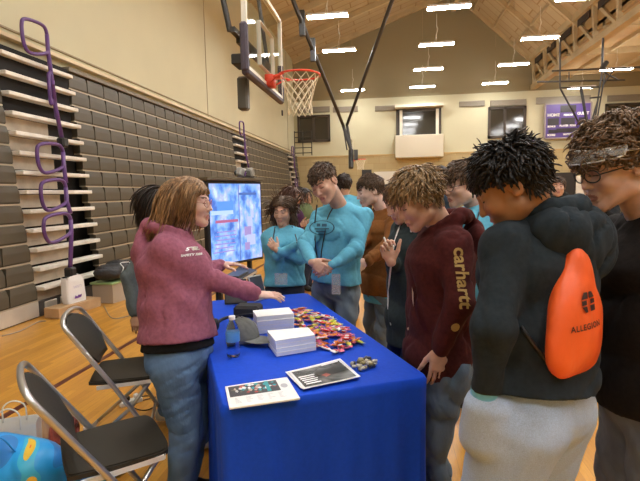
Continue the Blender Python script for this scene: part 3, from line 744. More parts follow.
def bank(y0, y1, label, skip=()):
    r_ = empty('bleacher_bank', (-4.6, (y0+y1)/2, 0), label, 'bleachers'); yc = (y0+y1)/2; L = y1-y0; n = int(round(L/MW)); wy = L/n
    cand = []
    for i in range(NR):
        x = fx(i); z = Z0+RH*i
        for j in range(n): cand.append((math.hypot(x, y0+(j+.5)*wy), i, y0+(j+.5)*wy))
    cand.sort(); 
    for (_, i, y) in cand[:100]:
        o = bpy.data.objects.new('seat', seat_data); COL.objects.link(o); o.parent = r_; o.location = (fx(i)+4.6, y-yc, Z0+RH*i+.022); o.scale = (1, wy/MW, 1)
    if len(cand) > 100:
        base = np.array([v.co[:] for v in seat_data.vertices]); fcs = [tuple(p.vertices) for p in seat_data.polygons]; mb = MB()
        for (_, i, y) in cand[100:]: mb.add(base*np.array((1, wy/MW, 1))+np.array((fx(i), y, Z0+RH*i+.022)), fcs)
        setp(mb.build('seats', seatm, r_), kind='stuff')
    for i in range(NR):
        mb = MB(); mb.box((fx(i)-.04, yc, Z0+RH*i+.010), (.10, L-.01, .018)); mb.build('row_rail', railm, r_)
    MB().box((-4.83, yc, 1.72), (.12, L-.02, 3.4)).build('void_shade_sheet', darkm, r_)  # near-black sheet paints the shade seen through the seat gaps
    MB().box((-4.80, yc, Z0+RH*NR+.05), (.18, L-.01, .06)).build('top_cap', mat('bleacher_cap', (.20, .17, .12), .6), r_)
    mb = MB(); mb.box((-4.43, yc, .11), (.05, L-.01, .19)); mb.build('kick_board', alu, r_)
    mb = MB(); mb.box((-4.45, yc, .015), (.06, L-.01, .03)); mb.build('toe_strip', black_plastic, r_)
    return r_
purple = mat('handrail_purple', (.12, .05, .20), .35)
def rail_loops(r_, y, big=True):
    """stacked folded handrails along the aisle"""
    for q_, (X, dy0, dy1, zt, zb) in enumerate(((-4.60, .0, .46, 3.83, 3.40), (-4.57, .0, .07, 3.22, 2.80), (-4.45, -.05, .50, 2.235, 1.85), (-4.36, -.17, .48, 1.75, 1.36), (-4.28, -.23, .52, 1.305, .95))):
        yr = y+dy0; lw = dy1; X = X+.02
        loop = smoothpts([(X, yr-lw*.85, zt-.03), (X, yr-lw*.25, zt), (X, yr-.01, zt-.06), (X, yr, zb+.14), (X, yr-lw*.15, zb+.06), (X, yr-lw*.75, zb-.01), (X, yr-lw*.97, zb+.08), (X, yr-lw, zt-.12)], 6, True)
        nx_ = ((-4.54, .0, 2.62), (-4.46, -.03, 2.30), (-4.36, -.16, 1.72), (-4.28, -.22, 1.30), (-4.18, -.45, .56))[q_]
        mb = MB(); mb.tube(loop, .024, 8, closed=True); mb.tube([(X, yr, zt-.10), (X, yr, zb+.1), (nx_[0]+.02, y+nx_[1], nx_[2])], .028, 8)
        hr_ = mb.build('handrail', purple, r_, True)
        if q_ in (1, 4): mb = MB(); mb.box((nx_[0]+.02, y+nx_[1], nx_[2]-.03), (.12, .12, .13), bev=.02); mb.build('rail_socket', black_plastic, hr_)
def aisle(y0, y1, label, detail=True):
    r_ = empty('stair_aisle', (-4.6, (y0+y1)/2, 0), label, 'bleacher stairs'); yc = (y0+y1)/2; L = y1-y0; ym = y0+L*.60
    for i in range(NR):
        x = fx(i); z = Z0+RH*i
        MB().box((x+.02, yc, z+.165), (.16, L-.02, .052), bev=.008).build('step', nosem, r_)
        MB().box((x-.07, (y0+ym)/2, z+.05), (.05, ym-y0-.02, .165)).build('riser', deckm, r_)
    MB().box((-4.80, yc, 1.72), (.14, L-.02, 3.4)).build('void_shade_sheet', darkm, r_)  # dark sheet puts painted shade into the open gaps between steps
    mb = MB(); mb.box((-4.43, yc, .10), (.05, L-.02, .19)); mb.build('kick_board', mat('kick_dark', (.08, .07, .065), .4), r_)
    for yy in (y0+.2, y0+.5, y0+.8): MB().box((-4.39, yy, .12), (.03, .22, .12), bev=.01).build('bracket', alu, r_)
    rail_loops(r_, y0+.76)
    return r_
bank(-1.0, 5.45, 'taupe bleacher seats stacked shut at the left edge before the first stair aisle')
aisle(5.45, 6.82, 'first bleacher stair aisle with white steps and looped purple handrails')
bank(6.82, 14.55, 'long bank of taupe bleacher seats between the first and second stair aisles')
aisle(14.55, 15.75, 'second bleacher stair aisle, seen above the big screen')
bank(15.75, 22.9, 'bank of taupe bleacher seats between the second and third stair aisles')
aisle(22.9, 23.9, 'farthest bleacher stair aisle, beside the corner window')
bank(23.9, 25.4, 'last short bank of taupe bleacher seats in the far corner')
# ---------------------------------------------------------------- basketball goals
orange = mat('rim_orange', (.75, .07, .03), .4); netm = mat('net_white', (.82, .74, .55), .8); pad = mat('board_padding', (.075, .06, .085), .6)
glass = mat('board_glass', (.9, .95, .92), .03, trans=1.0, spec=.5); glass.node_tree.nodes['Principled BSDF'].inputs['IOR'].default_value = 1.06
wl_ = mat('board_line_white', (.86, .82, .70), .5)
def goal(loc, rz, label, fine=True):
    r_ = empty('basketball_hoop', (0, 0, 0), label, 'basketball hoop'); ORG[r_.name] = np.zeros(3)
    zb_ = 0.0     # local: board bottom at z=0, board plane x=0, faces +x, width along y
    W2 = .78; Hh = .95
    MB().box((0, 0, Hh/2), (.012, W2*2-.06, Hh-.05)).build('glass_board', glass, r_)
    mb = MB()
    for (a, b_) in (((-W2, 0), (W2, 0)), ((-W2, Hh), (W2, Hh)), ((-W2, 0), (-W2, Hh)), ((W2, 0), (W2, Hh))): mb.bar((0, a[0], a[1]), (0, b_[0], b_[1]), .045, .05, up=(1, 0, 0))
    mb.build('board_frame', wl_, r_)
    mb = MB()
    for (a, b_) in (((-.30, .15), (.30, .15)), ((-.30, .60), (.30, .60)), ((-.30, .15), (-.30, .60)), ((.30, .15), (.30, .60))): mb.bar((.009, a[0], a[1]), (.009, b_[0], b_[1]), .004, .05, up=(1, 0, 0))
    mb.build('target_square', wl_, r_)
    mb = MB(); mb.box((-.005, 0, -.035), (.075, W2*2+.04, .075), bev=.02)
    for sy in (-1, 1): mb.box((-.005, sy*(W2+.012), .19), (.075, .075, .46), bev=.02)
    mb.build('padding', pad, r_)
    mb = MB(); mb.box((.05, 0, .04), (.10, .16, .13), bev=.01); mb.bar((.05, 0, .075), (.18, 0, .09), .13, .03)
    mb.tube([(.38+.228*cos(a),   .228*sin(a), .09) for a in np.arange(28)*2*pi/28], .0115, 8, closed=True)
    mb.tube([(.06, -.07, .0), (.16, -.14, .065), (.24, -.17, .08)], .009, 6); mb.tube([(.06, .07, .0), (.16, .14, .065), (.24, .17, .08)], .009, 6)
    rim = mb.build('rim', orange, r_, True)
    mb = MB(); nn = 12; lv = 7
    def npt(k, l):
        rr_ = .222-(.222-.125)*min(1, (l/5.0))**.75+(.012 if l > 5 else 0); a = 2*pi*(k+.5*(l % 2))/nn; return (.38+rr_*cos(a), rr_*sin(a), .08-l*.060)
    for k in range(nn):
        for l in range(lv):
            if l % 2 == 0: A = npt(k, l); B = npt(k, l+1); Cc = npt(k-1, l+1)
            else: A = npt(k, l); B = npt(k, l+1); Cc = npt(k+1, l+1)
            mb.tube([A, B], .0045, 4); mb.tube([A, Cc], .0045, 4)
    mb.build('net', netm, r_)
    r_.location = loc; r_.rotation_euler = (0, 0, rz); return r_
g1 = goal((-1.34, 5.40, 2.72), 0, 'glass basketball backboard with orange rim and white net, hung near the left wall')
mb = MB(); mb.box((-.10, -.62, .10), (.12, .24, .10), bev=.01); mb.bar((-.10, -.66, .30), (-.10, .66, .30), .05, .06); mb.build('mounting_post', dark_metal, g1)
mb = MB(); mb.box((-.14, -.42, -.17), (.11, .11, .34), bev=.02); mb.build('winch_post', mat('post_grey', (.09, .085, .07), .4), g1)
mb = MB(); mb.tube([(-.14, -.80, .34), (-.36, -.80, 1.5), (-.9, -.8, 6.3)], .028, 8); mb.tube([(-.14, .70, .34), (-.9, .8, 6.4)], .025, 8)
mb.bar((-.10, -.85, .34), (-.10, .75, .34), .05, .05); mb.build('hanging_strut', dark_metal, g1)
# ceiling hung goal at the far end
g2 = goal((0.2, 0, 0), 0, 'small far basketball hoop hung from two long dark ceiling struts')
pt = at(351.5, 162, 20.2); g2.location = (float(pt[0]), float(pt[1]), 2.80)
g2w = np.array(g2.location)
def loc2(p):   # world -> g2 local (rz=-90)
    d = np.array(p)-g2w; return tuple(d)
a0 = at(343, 125, 19.3); b0 = at(351, 150, 19.2); 
mb = MB(); pA = at(294, 3, 13.2); pB = at(393, -2, 13.6); pA2 = at(276, -50, 11.8); pB2 = at(411, -38, 12.2)
mb.tube([loc2(b0), loc2(a0), loc2(pA), loc2(pA2)], .065, 8); mb.tube([loc2(b0), loc2(at(347, 125, 19.3)), loc2(pB), loc2(pB2)], .06, 8); mb.tube([loc2(b0), loc2(at(351, 168, 19.0))], .10, 8)
for t in (.12, .3): 
    q0 = pA+(a0-pA)*t; mb.box(loc2(q0), (.16, .16, .7))
mb.tube([loc2(a0), loc2(at(347, 150, 19.2))], .03, 6)
mb.build('hanging_strut', dark_metal, g2)
MB().bar(loc2(at(356, 150, 19)), loc2(at(356, 160, 19)), .2, .15).build('winch_post', dark_metal, g2)
# folded goal at the right
g3w = at(585, 150, 15.0)
g3 = empty('basketball_hoop', tuple(g3w), 'basketball goal hung from a dark ceiling grid beside the purple scoreboard', 'basketball hoop')
mb = MB()
def T3(a, b_, r_=.035): mb.tube([at(*a), at(*b_)], r_*.8, 6)
T3((552, 71, 15), (645, 67, 15)); T3((537, 82, 16), (625, 80, 15)); T3((560, 88, 15), (600, 87, 15)); T3((569, 72, 15), (569, 80, 15), .02); T3((560, 88, 15), (584, 132, 15)); T3((581, 88, 15), (590, 140, 15), .06)
T3((602, 72, 15), (592, 140, 15)); T3((598, 100, 15), (586, 140, 15), .03); T3((605, 74, 15), (597, 120, 15), .03); T3((590, 98, 15), (600, 97, 15)); T3((602, 68, 15), (607, 62, 15), .09)
T3((615, 68, 15), (603, 85, 15), .03); T3((618, 80, 15), (604, 72, 15), .03); T3((589, 140, 15), (589, 165, 15), .07); T3((602, 68, 15), (603, 38, 15), .04); T3((560, 88, 15), (560, 38, 15), .03)
mb.build('hanging_frame', dark_metal, g3)
mb = MB()
for (a, b_) in (((571, 143), (571, 168)), ((571, 143), (607, 142)), ((607, 142), (607, 168)), ((571, 168), (607, 168))): mb.bar(at(a[0], a[1], 15), at(b_[0], b_[1], 15), .06, .06)
mb.build('board_frame', wl_, g3); 
pa, pb = at(572, 144, 15), at(606, 167, 15); MB().box((pa+pb)/2, (abs(pb[0]-pa[0]), .02, abs(pb[2]-pa[2]))).build('glass_board', glass, g3)
# speaker cage ladder in the far corner, wall sensor
mb = MB(); 
for k in range(5): z = 3.55+k*.26; mb.tube([(-4.62, 24.2, z), (-3.75, 24.2, z)], .025, 6)
for x in (-4.62, -4.2, -3.75): mb.tube([(x, 24.2, 3.42), (x, 24.2, 4.65)], .025, 6)
o = mb.build('corner_rail', dark_metal); setp(o, 'dark barred guard rail at the top of the far bleacher corner', 'guard rail')
o = MB().box((XL+.03, 22.6, 5.3), (.06, .10, .25), bev=.01).build('wall_box', black_plastic); setp(o, 'small dark box on the cream left wall above the far bleachers', 'wall box')
# ---------------------------------------------------------------- the blue table
TL = unit((-.4305, .9026, 0)); TS = unit((.9026, .4305, 0)); FRc = np.array((.160, 1.915, 0)); TW = .82; TLen = 1.78
def TT(u_, v_, z=0.75): return FRc - TS*u_*TW + TL*v_*TLen + np.array((0, 0, z))
def tablecloth():
    rad = .035; path = []; nrm = []; par = []
    cs = [(0, 0), (TW, 0), (TW, TLen), (0, TLen)]; cur = 0
    for i in range(4):
        a = np.array(cs[i], float); b = np.array(cs[(i+1) % 4], float); d = unit(b-a); L = np.linalg.norm(b-a); nn = np.array((d[1], -d[0]))
        n = int(L/.012)
        for k in range(n):
            t = rad+(L-2*rad)*k/(n-1); path.append(a+d*t); nrm.append(nn); par.append(cur+t)
        d2 = np.array((-d[1], d[0])); cc = b-d*rad+d2*rad
        for k in range(1, 12):
            an = pi/2*k/12; nv = nn*cos(an)+d*sin(an); path.append(cc+nv*rad); nrm.append(nv); par.append(cur+L-rad+rad*2*k/12)
        cur += L
    path = np.array(path); nrm = np.array(nrm); par = np.array(par); tot = cur; n = len(path)
    cor = [0, TW, TW+TLen, 2*TW+TLen, tot]
    dc = np.min([np.abs(par-c_) for c_ in cor], 0)
    V = []; rings = [(.006, -.012, .004), (.003, -.002, .0), (.0, .003, -.006)]
    allr = []
    def W3(p, z): q_ = FRc-TS*p[0]+TL*p[1]; return np.array((q_[0], q_[1], z))
    for ins, o_, dz in ((.03, 0, .005), (.008, 0, .005), (.002, 0, .004), (.0, .004, -.002)):
        allr.append([W3(path[i]-nrm[i]*ins, .7555+dz-.005) for i in range(n)])
    q_ = np.random.RandomState(4); ph = q_.rand(6)*6.28
    for j in range(1, 31):
        h_ = j/30; z = .752*(1-h_)+.012; row = []
        for i in range(n):
            s_ = par[i]; corner = math.exp(-(dc[i]/.16)**2)
            f = .016*h_**.8*sin(s_*9.5+ph[0]+h_*.6)+.020*h_*sin(s_*17+ph[1]-h_)+.006*h_*sin(s_*41+ph[2])+.004*h_**.5*sin(s_*63+ph[3])
            f += corner*(.022*h_+.020*h_*cos((dc[i])*42))
            off = .008-.026*h_+f
            row.append(W3(path[i]+nrm[i]*max(off, -.035), max(z, .012)))
        allr.append(row)
    V = [p for r_ in allr for p in r_]; m = len(allr)
    Fc = [(r_*n+i, (r_+1)*n+i, (r_+1)*n+(i+1) % n, r_*n+(i+1) % n) for r_ in range(m-1) for i in range(n)]
    Fc.append(tuple(range(n)))
    me = cloth('blue_tablecloth', (.010, .070, .60), .05, .62, 7, .35, .01)
    o = mk('tablecloth', V, Fc, me, None, True); fixn(o); return o
setp(tablecloth(), 'royal blue cloth draped to the floor over the long folding table', 'tablecloth')
ft = empty('folding_table', tuple(TT(.5, .5, 0)), 'long folding table hidden under the royal blue cloth', 'table')
rotT = np.stack([TS, TL, (0, 0, 1)], 1)
MB().box(TT(.5, .5, .730), (TW-.05, TLen-.05, .03), rotT, bev=.01).build('table_top', white_plastic, ft)
for u_ in (.15, .85):
    for v_ in (.12, .88):
        mb = MB(); mb.tube([TT(u_, v_, .72), TT(u_, v_, .0)], .014, 8); mb.build('leg', dark_metal, ft)
def quadbox(pts, z0, th, grid=None):
    P = [ground(x, y, z0) for x, y in pts]; return P
def sheet(name, px, z0, th, m, parent=None, curl=0.0):
    P = [ground(x, y, z0+th) for x, y in px]; n = 8; V = []; Fc = []
    for lay in (0, 1):
        for j in range(n+1):
            for i in range(n+1):
                a = i/n; b = j/n; p = P[0]*(1-a)*(1-b)+P[1]*a*(1-b)+P[2]*a*b+P[3]*(1-a)*b
                V.append((p[0], p[1], z0+(th if lay else 0)+curl*(max(0, a-.6)**2+max(0, .35-a)**2*(1-b))))
    k = (n+1)**2
    for j in range(n):
        for i in range(n):
            q_ = [j*(n+1)+i, j*(n+1)+i+1, (j+1)*(n+1)+i+1, (j+1)*(n+1)+i]; Fc.append(tuple(q_)); Fc.append(tuple(k+t for t in q_[::-1]))
    bd = [i for i in range(n)]+[j*(n+1)+n for j in range(n)]+[n*(n+1)+n-i for i in range(n)]+[(n-j)*(n+1) for j in range(n)]
    for i in range(len(bd)): a = bd[i]; b = bd[(i+1) % len(bd)]; Fc.append((a, k+a, k+b, b))
    return fixn(mk(name, V, Fc, m, parent)), P
def on_sheet(P, polys, z, curl=0):   # polys in 0..1 sheet coords
    V = []; Fc = []; n = 0
    for pl_ in polys:
        for a, b in pl_:
            p = P[0]*(1-a)*(1-b)+P[1]*a*(1-b)+P[2]*a*b+P[3]*(1-a)*b
            V.append((p[0], p[1], z+curl*(max(0, a-.6)**2+max(0, .35-a)**2*(1-b))))
        Fc.append(tuple(range(n, n+len(pl_)))); n += len(pl_)
    return V, Fc
def rect(a0, b0, a1, b1): return [(a0, b0), (a1, b0), (a1, b1), (a0, b1)]
TZ = .7605
ink = mat('ink_dark', (.05, .05, .055), .5); inkg = mat('ink_grey', (.45, .45, .47), .6); teal = mat('print_teal', (.03, .33, .36), .5); pred = mat('print_red', (.5, .06, .05), .5); pskin = mat('print_beige', (.55, .42, .33), .5)
pgreen = mat('print_olive', (.13, .13, .09), .5); pwh = mat('print_white', (.80, .80, .80), .5)
r_ = empty('leaflet', tuple(ground(262, 392, .76)), 'white leaflet with a colour photo strip and round seal on the near blue cloth', 'leaflet')
page_, P = sheet('page', [(225, 386.5), (287, 377), (300, 398), (229.5, 408)], TZ, .006, paper, r_)
z = TZ+.0064
V, Fc = on_sheet(P, [rect(.04, .06, .80, .56)], z); mk('photo_strip', V, Fc, ink, page_)
q = np.random.RandomState(2)
for mm, cnt in ((pwh, 10), (pred, 7), (teal, 9), (pskin, 9), (pgreen, 8)):
    pls = []
    for _ in range(cnt):
        a = .05+.68*q.rand(); b = .08+.40*q.rand(); w_ = .03+.05*q.rand(); h_ = .05+.10*q.rand(); pls.append([(a, b), (a+w_*.6, b-.01), (a+w_, b+h_*.5), (a+w_*.5, min(b+h_, .56)), (a-.01, b+h_*.6)])
    V, Fc = on_sheet(P, pls, z+.0003+.0001*cnt); mk('photo_patch', V, Fc, mm, page_)
V, Fc = on_sheet(P, [rect(.60, .07, .66, .55)], z+.0022); mk('photo_divider', V, Fc, teal, page_)
V, Fc = on_sheet(P, [rect(.10+.16*i, .64+.05*j, .10+.16*i+.03+.07*q.rand(), .655+.05*j) for i in range(5) for j in range(5)], z+.0004); mk('print_lines', V, Fc, inkg, page_)
V, Fc = on_sheet(P, [[(.88+.055*cos(a), .38+.10*sin(a)) for a in np.arange(16)*2*pi/16]], z+.0004); mk('round_seal', V, Fc, inkg, page_)
r_ = empty('poster', tuple(ground(324, 374, .76)), 'glossy dark photo poster stack right of the white leaflet on the blue cloth', 'poster')
for k in range(3):
    sheet('under_sheet', [(287-k*.8, 373-k*.4), (338+k, 359.5-k*.4), (359.5-k*.6, 376.5-k*.8), (303-k, 388)], TZ+.0022*k, .002, paper, r_, .012)
o, P = sheet('page', [(288, 372.6), (340, 360), (360.5, 377), (303, 389)], TZ+.0068, .0015, mat('paper_gloss', (.72, .72, .72), .25), r_, .02)
z = TZ+.0087
def gridp(polys_fn): pass
pls = [rect(.05+.1*i, .05+.09*j, .15+.1*i, .14+.09*j) for i in range(9) for j in range(10)]
photo = mat('poster_photo', (.10, .10, .095), .25, noise=((14, 22, 14), .9))
V, Fc = on_sheet(P, pls, z, .02); mk('photo_print', V, Fc, photo, r_)
V, Fc = on_sheet(P, [[(.35, .35), (.5, .2), (.7, .25), (.8, .12), (.95, .3), (.93, .55), (.7, .62), (.45, .6)]], z+.0012, .02); mk('photo_patch', V, Fc, mat('poster_dark', (.035, .035, .03), .3), r_)  # dark shape printed within the poster picture
V, Fc = on_sheet(P, [[(.45, .55), (.55, .5), (.60, .62), (.50, .68)]], z+.0018, .02); mk('photo_patch', V, Fc, mat('poster_red', (.42, .10, .07), .3), r_)
V, Fc = on_sheet(P, [rect(.08+.005*j, .40+.1*j, .36-.03*(j % 2), .45+.1*j) for j in range(5)]+[rect(.60, .07, .92, .10)], z+.0016, .02); mk('lettering', V, Fc, pwh, r_)
def pads(px, z0, n, th, lab, hgt_jit=1.2):
    for k in range(n):
        dx, dy = (q.rand()-.5)*hgt_jit, (q.rand()-.5)*hgt_jit*.5
        r_ = empty('paper_pad', tuple(ground(sum(p[0] for p in px)/4, sum(p[1] for p in px)/4, z0)), '%s, %s' % (lab, ('lowest of its stack', 'second from the bottom', 'third from the bottom', 'topmost of its stack', '')[k if k < n-1 else 3]), 'paper pad', 'pads of white paper stacked on the blue cloth')
        P = [ground(x+dx, y+dy, z0)[:2] for x, y in px]; mb = MB(); zz = z0+k*th
        mb.prism([tuple(p) for p in P], zz, zz+th-.0035); fixn(mb.build('pages', mat('pad_paper', (.74, .80, .90), .7), r_))
        mb = MB(); mb.prism([tuple(p*1.0) for p in P], zz+th-.0034, zz+th-.0004); fixn(mb.build('cover_sheet', paper, r_))
# near stack: bottom footprint
pads([(268, 345), (309, 341.5), (316, 350), (276.5, 356.5)], TZ, 4, .0185, 'white paper pad in the stack nearer the candy pile')
pads([(253, 326.5), (289, 323), (294, 330), (257, 334)], TZ, 4, .0230, 'white paper pad in the stack under the outstretched hand')
# candy
cw = [('red', (.62, .03, .03)), ('orange', (.82, .20, .02)), ('yellow', (.82, .55, .05)), ('pink', (.75, .12, .25)), ('white', (.78, .74, .70)), ('purple', (.25, .06, .28)), ('lime green', (.45, .55, .06)), ('dark brown', (.09, .035, .02))]
cms = [mat('wrap_'+c_[0].replace(' ', '_'), c_[1], .28, noise=((160, 160, 160), .5)) for c_ in cw]
def candy_mesh(k, m1, m2):
    mb = MB(); L = .021; w_ = .0115; nseg = 8; V = []; Fc = []; q2 = np.random.RandomState(k)
    xs = [-1.55, -1.25, -1.0, -.6, 0, .6, 1.0, 1.25, 1.55]; ws = [1.15, .95, .62, 1, 1.06, 1, .62, .95, 1.15]; hs_ = [.06, .10, .30, .85, 1, .85, .30, .10, .06]
    for x, a, b in zip(xs, ws, hs_):
        for i in range(nseg): t = 2*pi*i/nseg; V.append((x*L*(.9+.1*q2.rand()), a*w_*cos(t)*(.92+.16*q2.rand()), b*.0075*sin(t)))
    for j in range(len(xs)-1):
        for i in range(nseg): Fc.append((j*nseg+i, j*nseg+(i+1) % nseg, (j+1)*nseg+(i+1) % nseg, (j+1)*nseg+i))
    mi = [1 if (j in (3, 4) and i in (1, 2)) else 0 for j in range(len(xs)-1) for i in range(nseg)]
    Fc += [tuple(range(nseg))[::-1], tuple((len(xs)-1)*nseg+i for i in range(nseg))]; mi += [0, 0]
    o = mk('wrapped_candy', V, Fc, [m1, m2], None, True, mi, local=True); d_ = o.data; bpy.data.objects.remove(o); return d_
cmesh = [candy_mesh(k, cms[k], cms[(k+4) % 8]) for k in range(8)]
poly = [(291, 316), (300, 309), (312, 313), (330, 318), (345, 330), (356, 337), (365, 341), (352, 349), (336, 353), (320, 350), (313, 341), (304, 333), (293, 325)]
pc = [ground(x, y, TZ) for x, y in poly]
def inpoly(p):
    c_ = False; j = len(pc)-1
    for i in range(len(pc)):
        if (pc[i][1] > p[1]) != (pc[j][1] > p[1]) and p[0] < (pc[j][0]-pc[i][0])*(p[1]-pc[i][1])/(pc[j][1]-pc[i][1])+pc[i][0]: c_ = not c_
        j = i
    return c_
lo_ = np.min(pc, 0); hi_ = np.max(pc, 0); placed = []; q = np.random.RandomState(12); cen_ = np.mean(pc, 0)
tries = 0
while len(placed) < 150 and tries < 6000:
    tries += 1
    x, y = lo_[0]+(hi_[0]-lo_[0])*q.rand(), lo_[1]+(hi_[1]-lo_[1])*q.rand()
    if not inpoly((x, y)): continue
    near = [p for p in placed if math.hypot(p[0]-x, p[1]-y) < .024]
    z = .0075 if not near else max(p[2] for p in near)+.0095
    if z > .036: continue
    placed.append((x, y, z)); k = int(q.choice(8, p=[.18, .18, .14, .17, .12, .08, .08, .05]))
    o = bpy.data.objects.new('wrapped_candy', cmesh[k]); COL.objects.link(o); o.location = (x, y, TZ+z)
    o.rotation_euler = ((q.rand()-.5)*.5, (q.rand()-.5)*.5, q.rand()*6.28); sc_ = .85+.4*q.rand(); o.scale = (sc_, sc_, 1)
    setp(o, '%s wrapped candy in the heap beside the white paper pads' % cw[k][0], 'candy', 'wrapped candies heaped on the blue cloth')
mm_ = [mat('mint_grey', (.45, .43, .38), .4), mat('mint_olive', (.32, .27, .12), .4), mat('mint_pale', (.68, .64, .50), .4), mat('mint_dark', (.10, .09, .08), .4)]
mb = MB(); mb.lathe([(.001, -.010), (.0055, -.009), (.007, -.004), (.007, .004), (.0055, .009), (.001, .010)], n=10, rot=[[0, 0, 1], [0, 1, 0], [1, 0, 0]])
for k in range(42):
    a = q.rand()*6.28; rr_ = sqrt(q.rand()); c_ = ground(363+13*rr_*cos(a), 365.5+5.6*rr_*sin(a), TZ)
    md = mb.build('foam_earplug', mm_[k % 4], None, True, local=True); md.location = (float(c_[0]), float(c_[1]), TZ+.007+.011*(k > 24)); md.rotation_euler = (0, (q.rand()-.5)*.4, q.rand()*6.28)
    setp(md, '%s small plug in the little pile right of the dark poster' % ('grey', 'olive', 'pale tan', 'dark')[k % 4], 'small plug', 'little pile of small plugs on the blue cloth')
# bottle
bc = ground(233.5, 356, TZ); r_ = empty('water_bottle', tuple(bc), 'clear plastic water bottle with a blue label and white cap', 'bottle')
clear = mat('clear_plastic', (.93, .96, 1.0), .05, trans=1.0); clear.node_tree.nodes['Principled BSDF'].inputs['IOR'].default_value = 1.25
mb = MB(); mb.lathe([(.012, .0), (.028, .002), (.031, .012), (.029, .03), (.031, .04), (.029, .055), (.0315, .066), (.0315, .115), (.030, .125), (.022, .150), (.0135, .166), (.0130, .174)], bc, 24); mb.build('bottle_body', clear, r_, True)
mb = MB(); mb.lathe([(.0322, .072), (.0326, .075), (.0326, .113), (.0322, .116)], bc, 24); mb.build('label_wrap', mat('label_blue', (.10, .32, .68), .35), r_, True)
mb = MB(); mb.lathe([(.0145, .172), (.0150, .174), (.0150, .188), (.0135, .190)], bc, 18); mb.build('bottle_cap', white_plastic, r_, True)
# cap
cc_ = ground(243, 341, TZ); r_ = empty('baseball_cap', tuple(cc_), 'grey baseball cap lying beside the water bottle', 'cap')
capm = cloth('cap_grey', (.17, .18, .17), .1); f_ = unit((.8, -.35, 0)); l_ = np.cross((0, 0, 1), f_); Rc = np.stack([f_, l_, (0, 0, 1)], 1)
v_, fc_ = sdf_mesh([el(cc_+np.array((0, 0, .045)), (.085, .074, .080), Rc), el(cc_+np.array((0, 0, .03)), (.088, .077, .04), Rc)], .006, [(cc_+np.array((0, 0, .001)), (0, 0, -1))], wrinkles(.003, 1.2, 3)); mk('crown', v_, fc_.tolist(), capm, r_, True)
v_, fc_ = sdf_mesh([el(cc_+f_*.10+np.array((0, 0, .022)), (.085, .070, .0065), Rc)], .004, noise=lambda X: 0.9*((X-cc_) @ l_)**2*0.9); mk('brim', v_, fc_.tolist(), capm, r_, True)
mb = MB(); mb.ellip(cc_+np.array((0, 0, .125)), (.008, .008, .004)); mb.build('button', capm, r_, True)
# black headset and radio near the cap
hc = ground(228, 331, TZ); r_ = empty('headset', tuple(hc), 'black headset lying behind the bottle and cap', 'headset')
mb = MB(); mb.tube(smoothpts([hc+np.array((-.07, 0, .03)), hc+np.array((-.05, .05, .05)), hc+np.array((.0, .08, .06)), hc+np.array((.06, .06, .05)), hc+np.array((.08, 0, .03))], 4), .009, 8); mb.build('headband', black_plastic, r_, True)
for dx in (-.07, .08):
    mb = MB(); mb.ellip(hc+np.array((dx, -.01, .036)), (.024, .040, .036)); mb.build('ear_cup', black_plastic, r_, True)
hc = ground(252, 320, TZ); mb = MB(); mb.box(hc+np.array((-.05, .1, .035)), (.16, .12, .07), bev=.015); mb.tube(smoothpts([hc+np.array((-.1, .02, .02)), hc+np.array((-.02, -.02, .04)), hc+np.array((.03, .05, .03))], 4), .006, 6)
o = mb.build('camera_pouch', mat('pouch_black', (.02, .02, .022), .8)); setp(o, 'small black pouch lying behind the far white paper stack', 'pouch')
# tablets on stands
for (px, py, rzv, mm, lab, w_, h_) in ((236, 305, .3, black_plastic, 'black tablet leaning back at the far end of the blue table', .15, .17), (261, 301, 1.05, mat('tablet_pale', (.5, .5, .48), .4), 'pale framed tablet leaning beside the black tablet', .13, .18)):
    b0_ = ground(px, py, TZ); r_ = empty('tablet_stand', tuple(b0_), lab, 'tablet'); Rz = np.array(Matrix.Rotation(rzv, 3, 'Z') @ Matrix.Rotation(-.32, 3, 'X'))
    MB().box(b0_+Rz @ np.array((0, 0, h_/2+.006)), (w_, .010, h_), Rz, bev=.004).build('frame', mm, r_)
    MB().box(b0_+Rz @ np.array((0, -.0065, h_/2+.006)), (w_-.02, .003, h_-.02), Rz).build('screen', mat('screen_dark', (.06, .065, .07), .15), r_)
    MB().bar(b0_+Rz @ np.array((0, .006, h_*.7)), b0_+np.array(Matrix.Rotation(rzv, 3, 'Z')) @ np.array((0, .14, .004)), .03, .006).build('kickstand', black_plastic, r_)
# cart with laptop, display
ca = [ground(x, y, .80) for x, y in ((213, 287), (232, 285), (257, 270), (240, 266))]
r_ = empty('side_cart', (float(np.mean([p[0] for p in ca])), float(np.mean([p[1] for p in ca])), 0), 'tall narrow cart with a black top and pale edge in front of the big screen', 'cart')
mb = MB(); mb.prism([tuple(p[:2]) for p in ca], .775, .798); fixn(mb.build('edge_band', mat('cart_edge', (.62, .55, .42), .5), r_)); 
cm_ = np.mean(ca, 0); mb = MB(); mb.prism([tuple((cm_+(p-cm_)*.97)[:2]) for p in ca], .798, .804); fixn(mb.build('cart_top', mat('cart_black', (.03, .03, .028), .5), r_))
for p in ca: p2 = cm_+(p-cm_)*.85; mb = MB(); mb.tube([(p2[0], p2[1], .776), (p2[0], p2[1], 0)], .014, 8); mb.build('leg', dark_metal, r_)
ls = np.array((cm_[0], cm_[1], .805)); r_ = empty('laptop', tuple(ls), 'closed dark laptop lying on the narrow cart', 'laptop')
dv = unit(ca[2]-ca[1]); dn_ = np.cross((0, 0, 1), dv); Rl = np.stack([dv, dn_, (0, 0, 1)], 1)
MB().box(ls+np.array((0, 0, .007)), (.30, .13, .012), Rl, bev=.003).build('base', mat('laptop_dark', (.05, .05, .045), .4), r_); MB().box(ls+np.array((0, 0, .017)), (.30, .13, .006), Rl, bev=.002).build('lid', mat('laptop_dark', (.05, .05, .045), .4), r_)
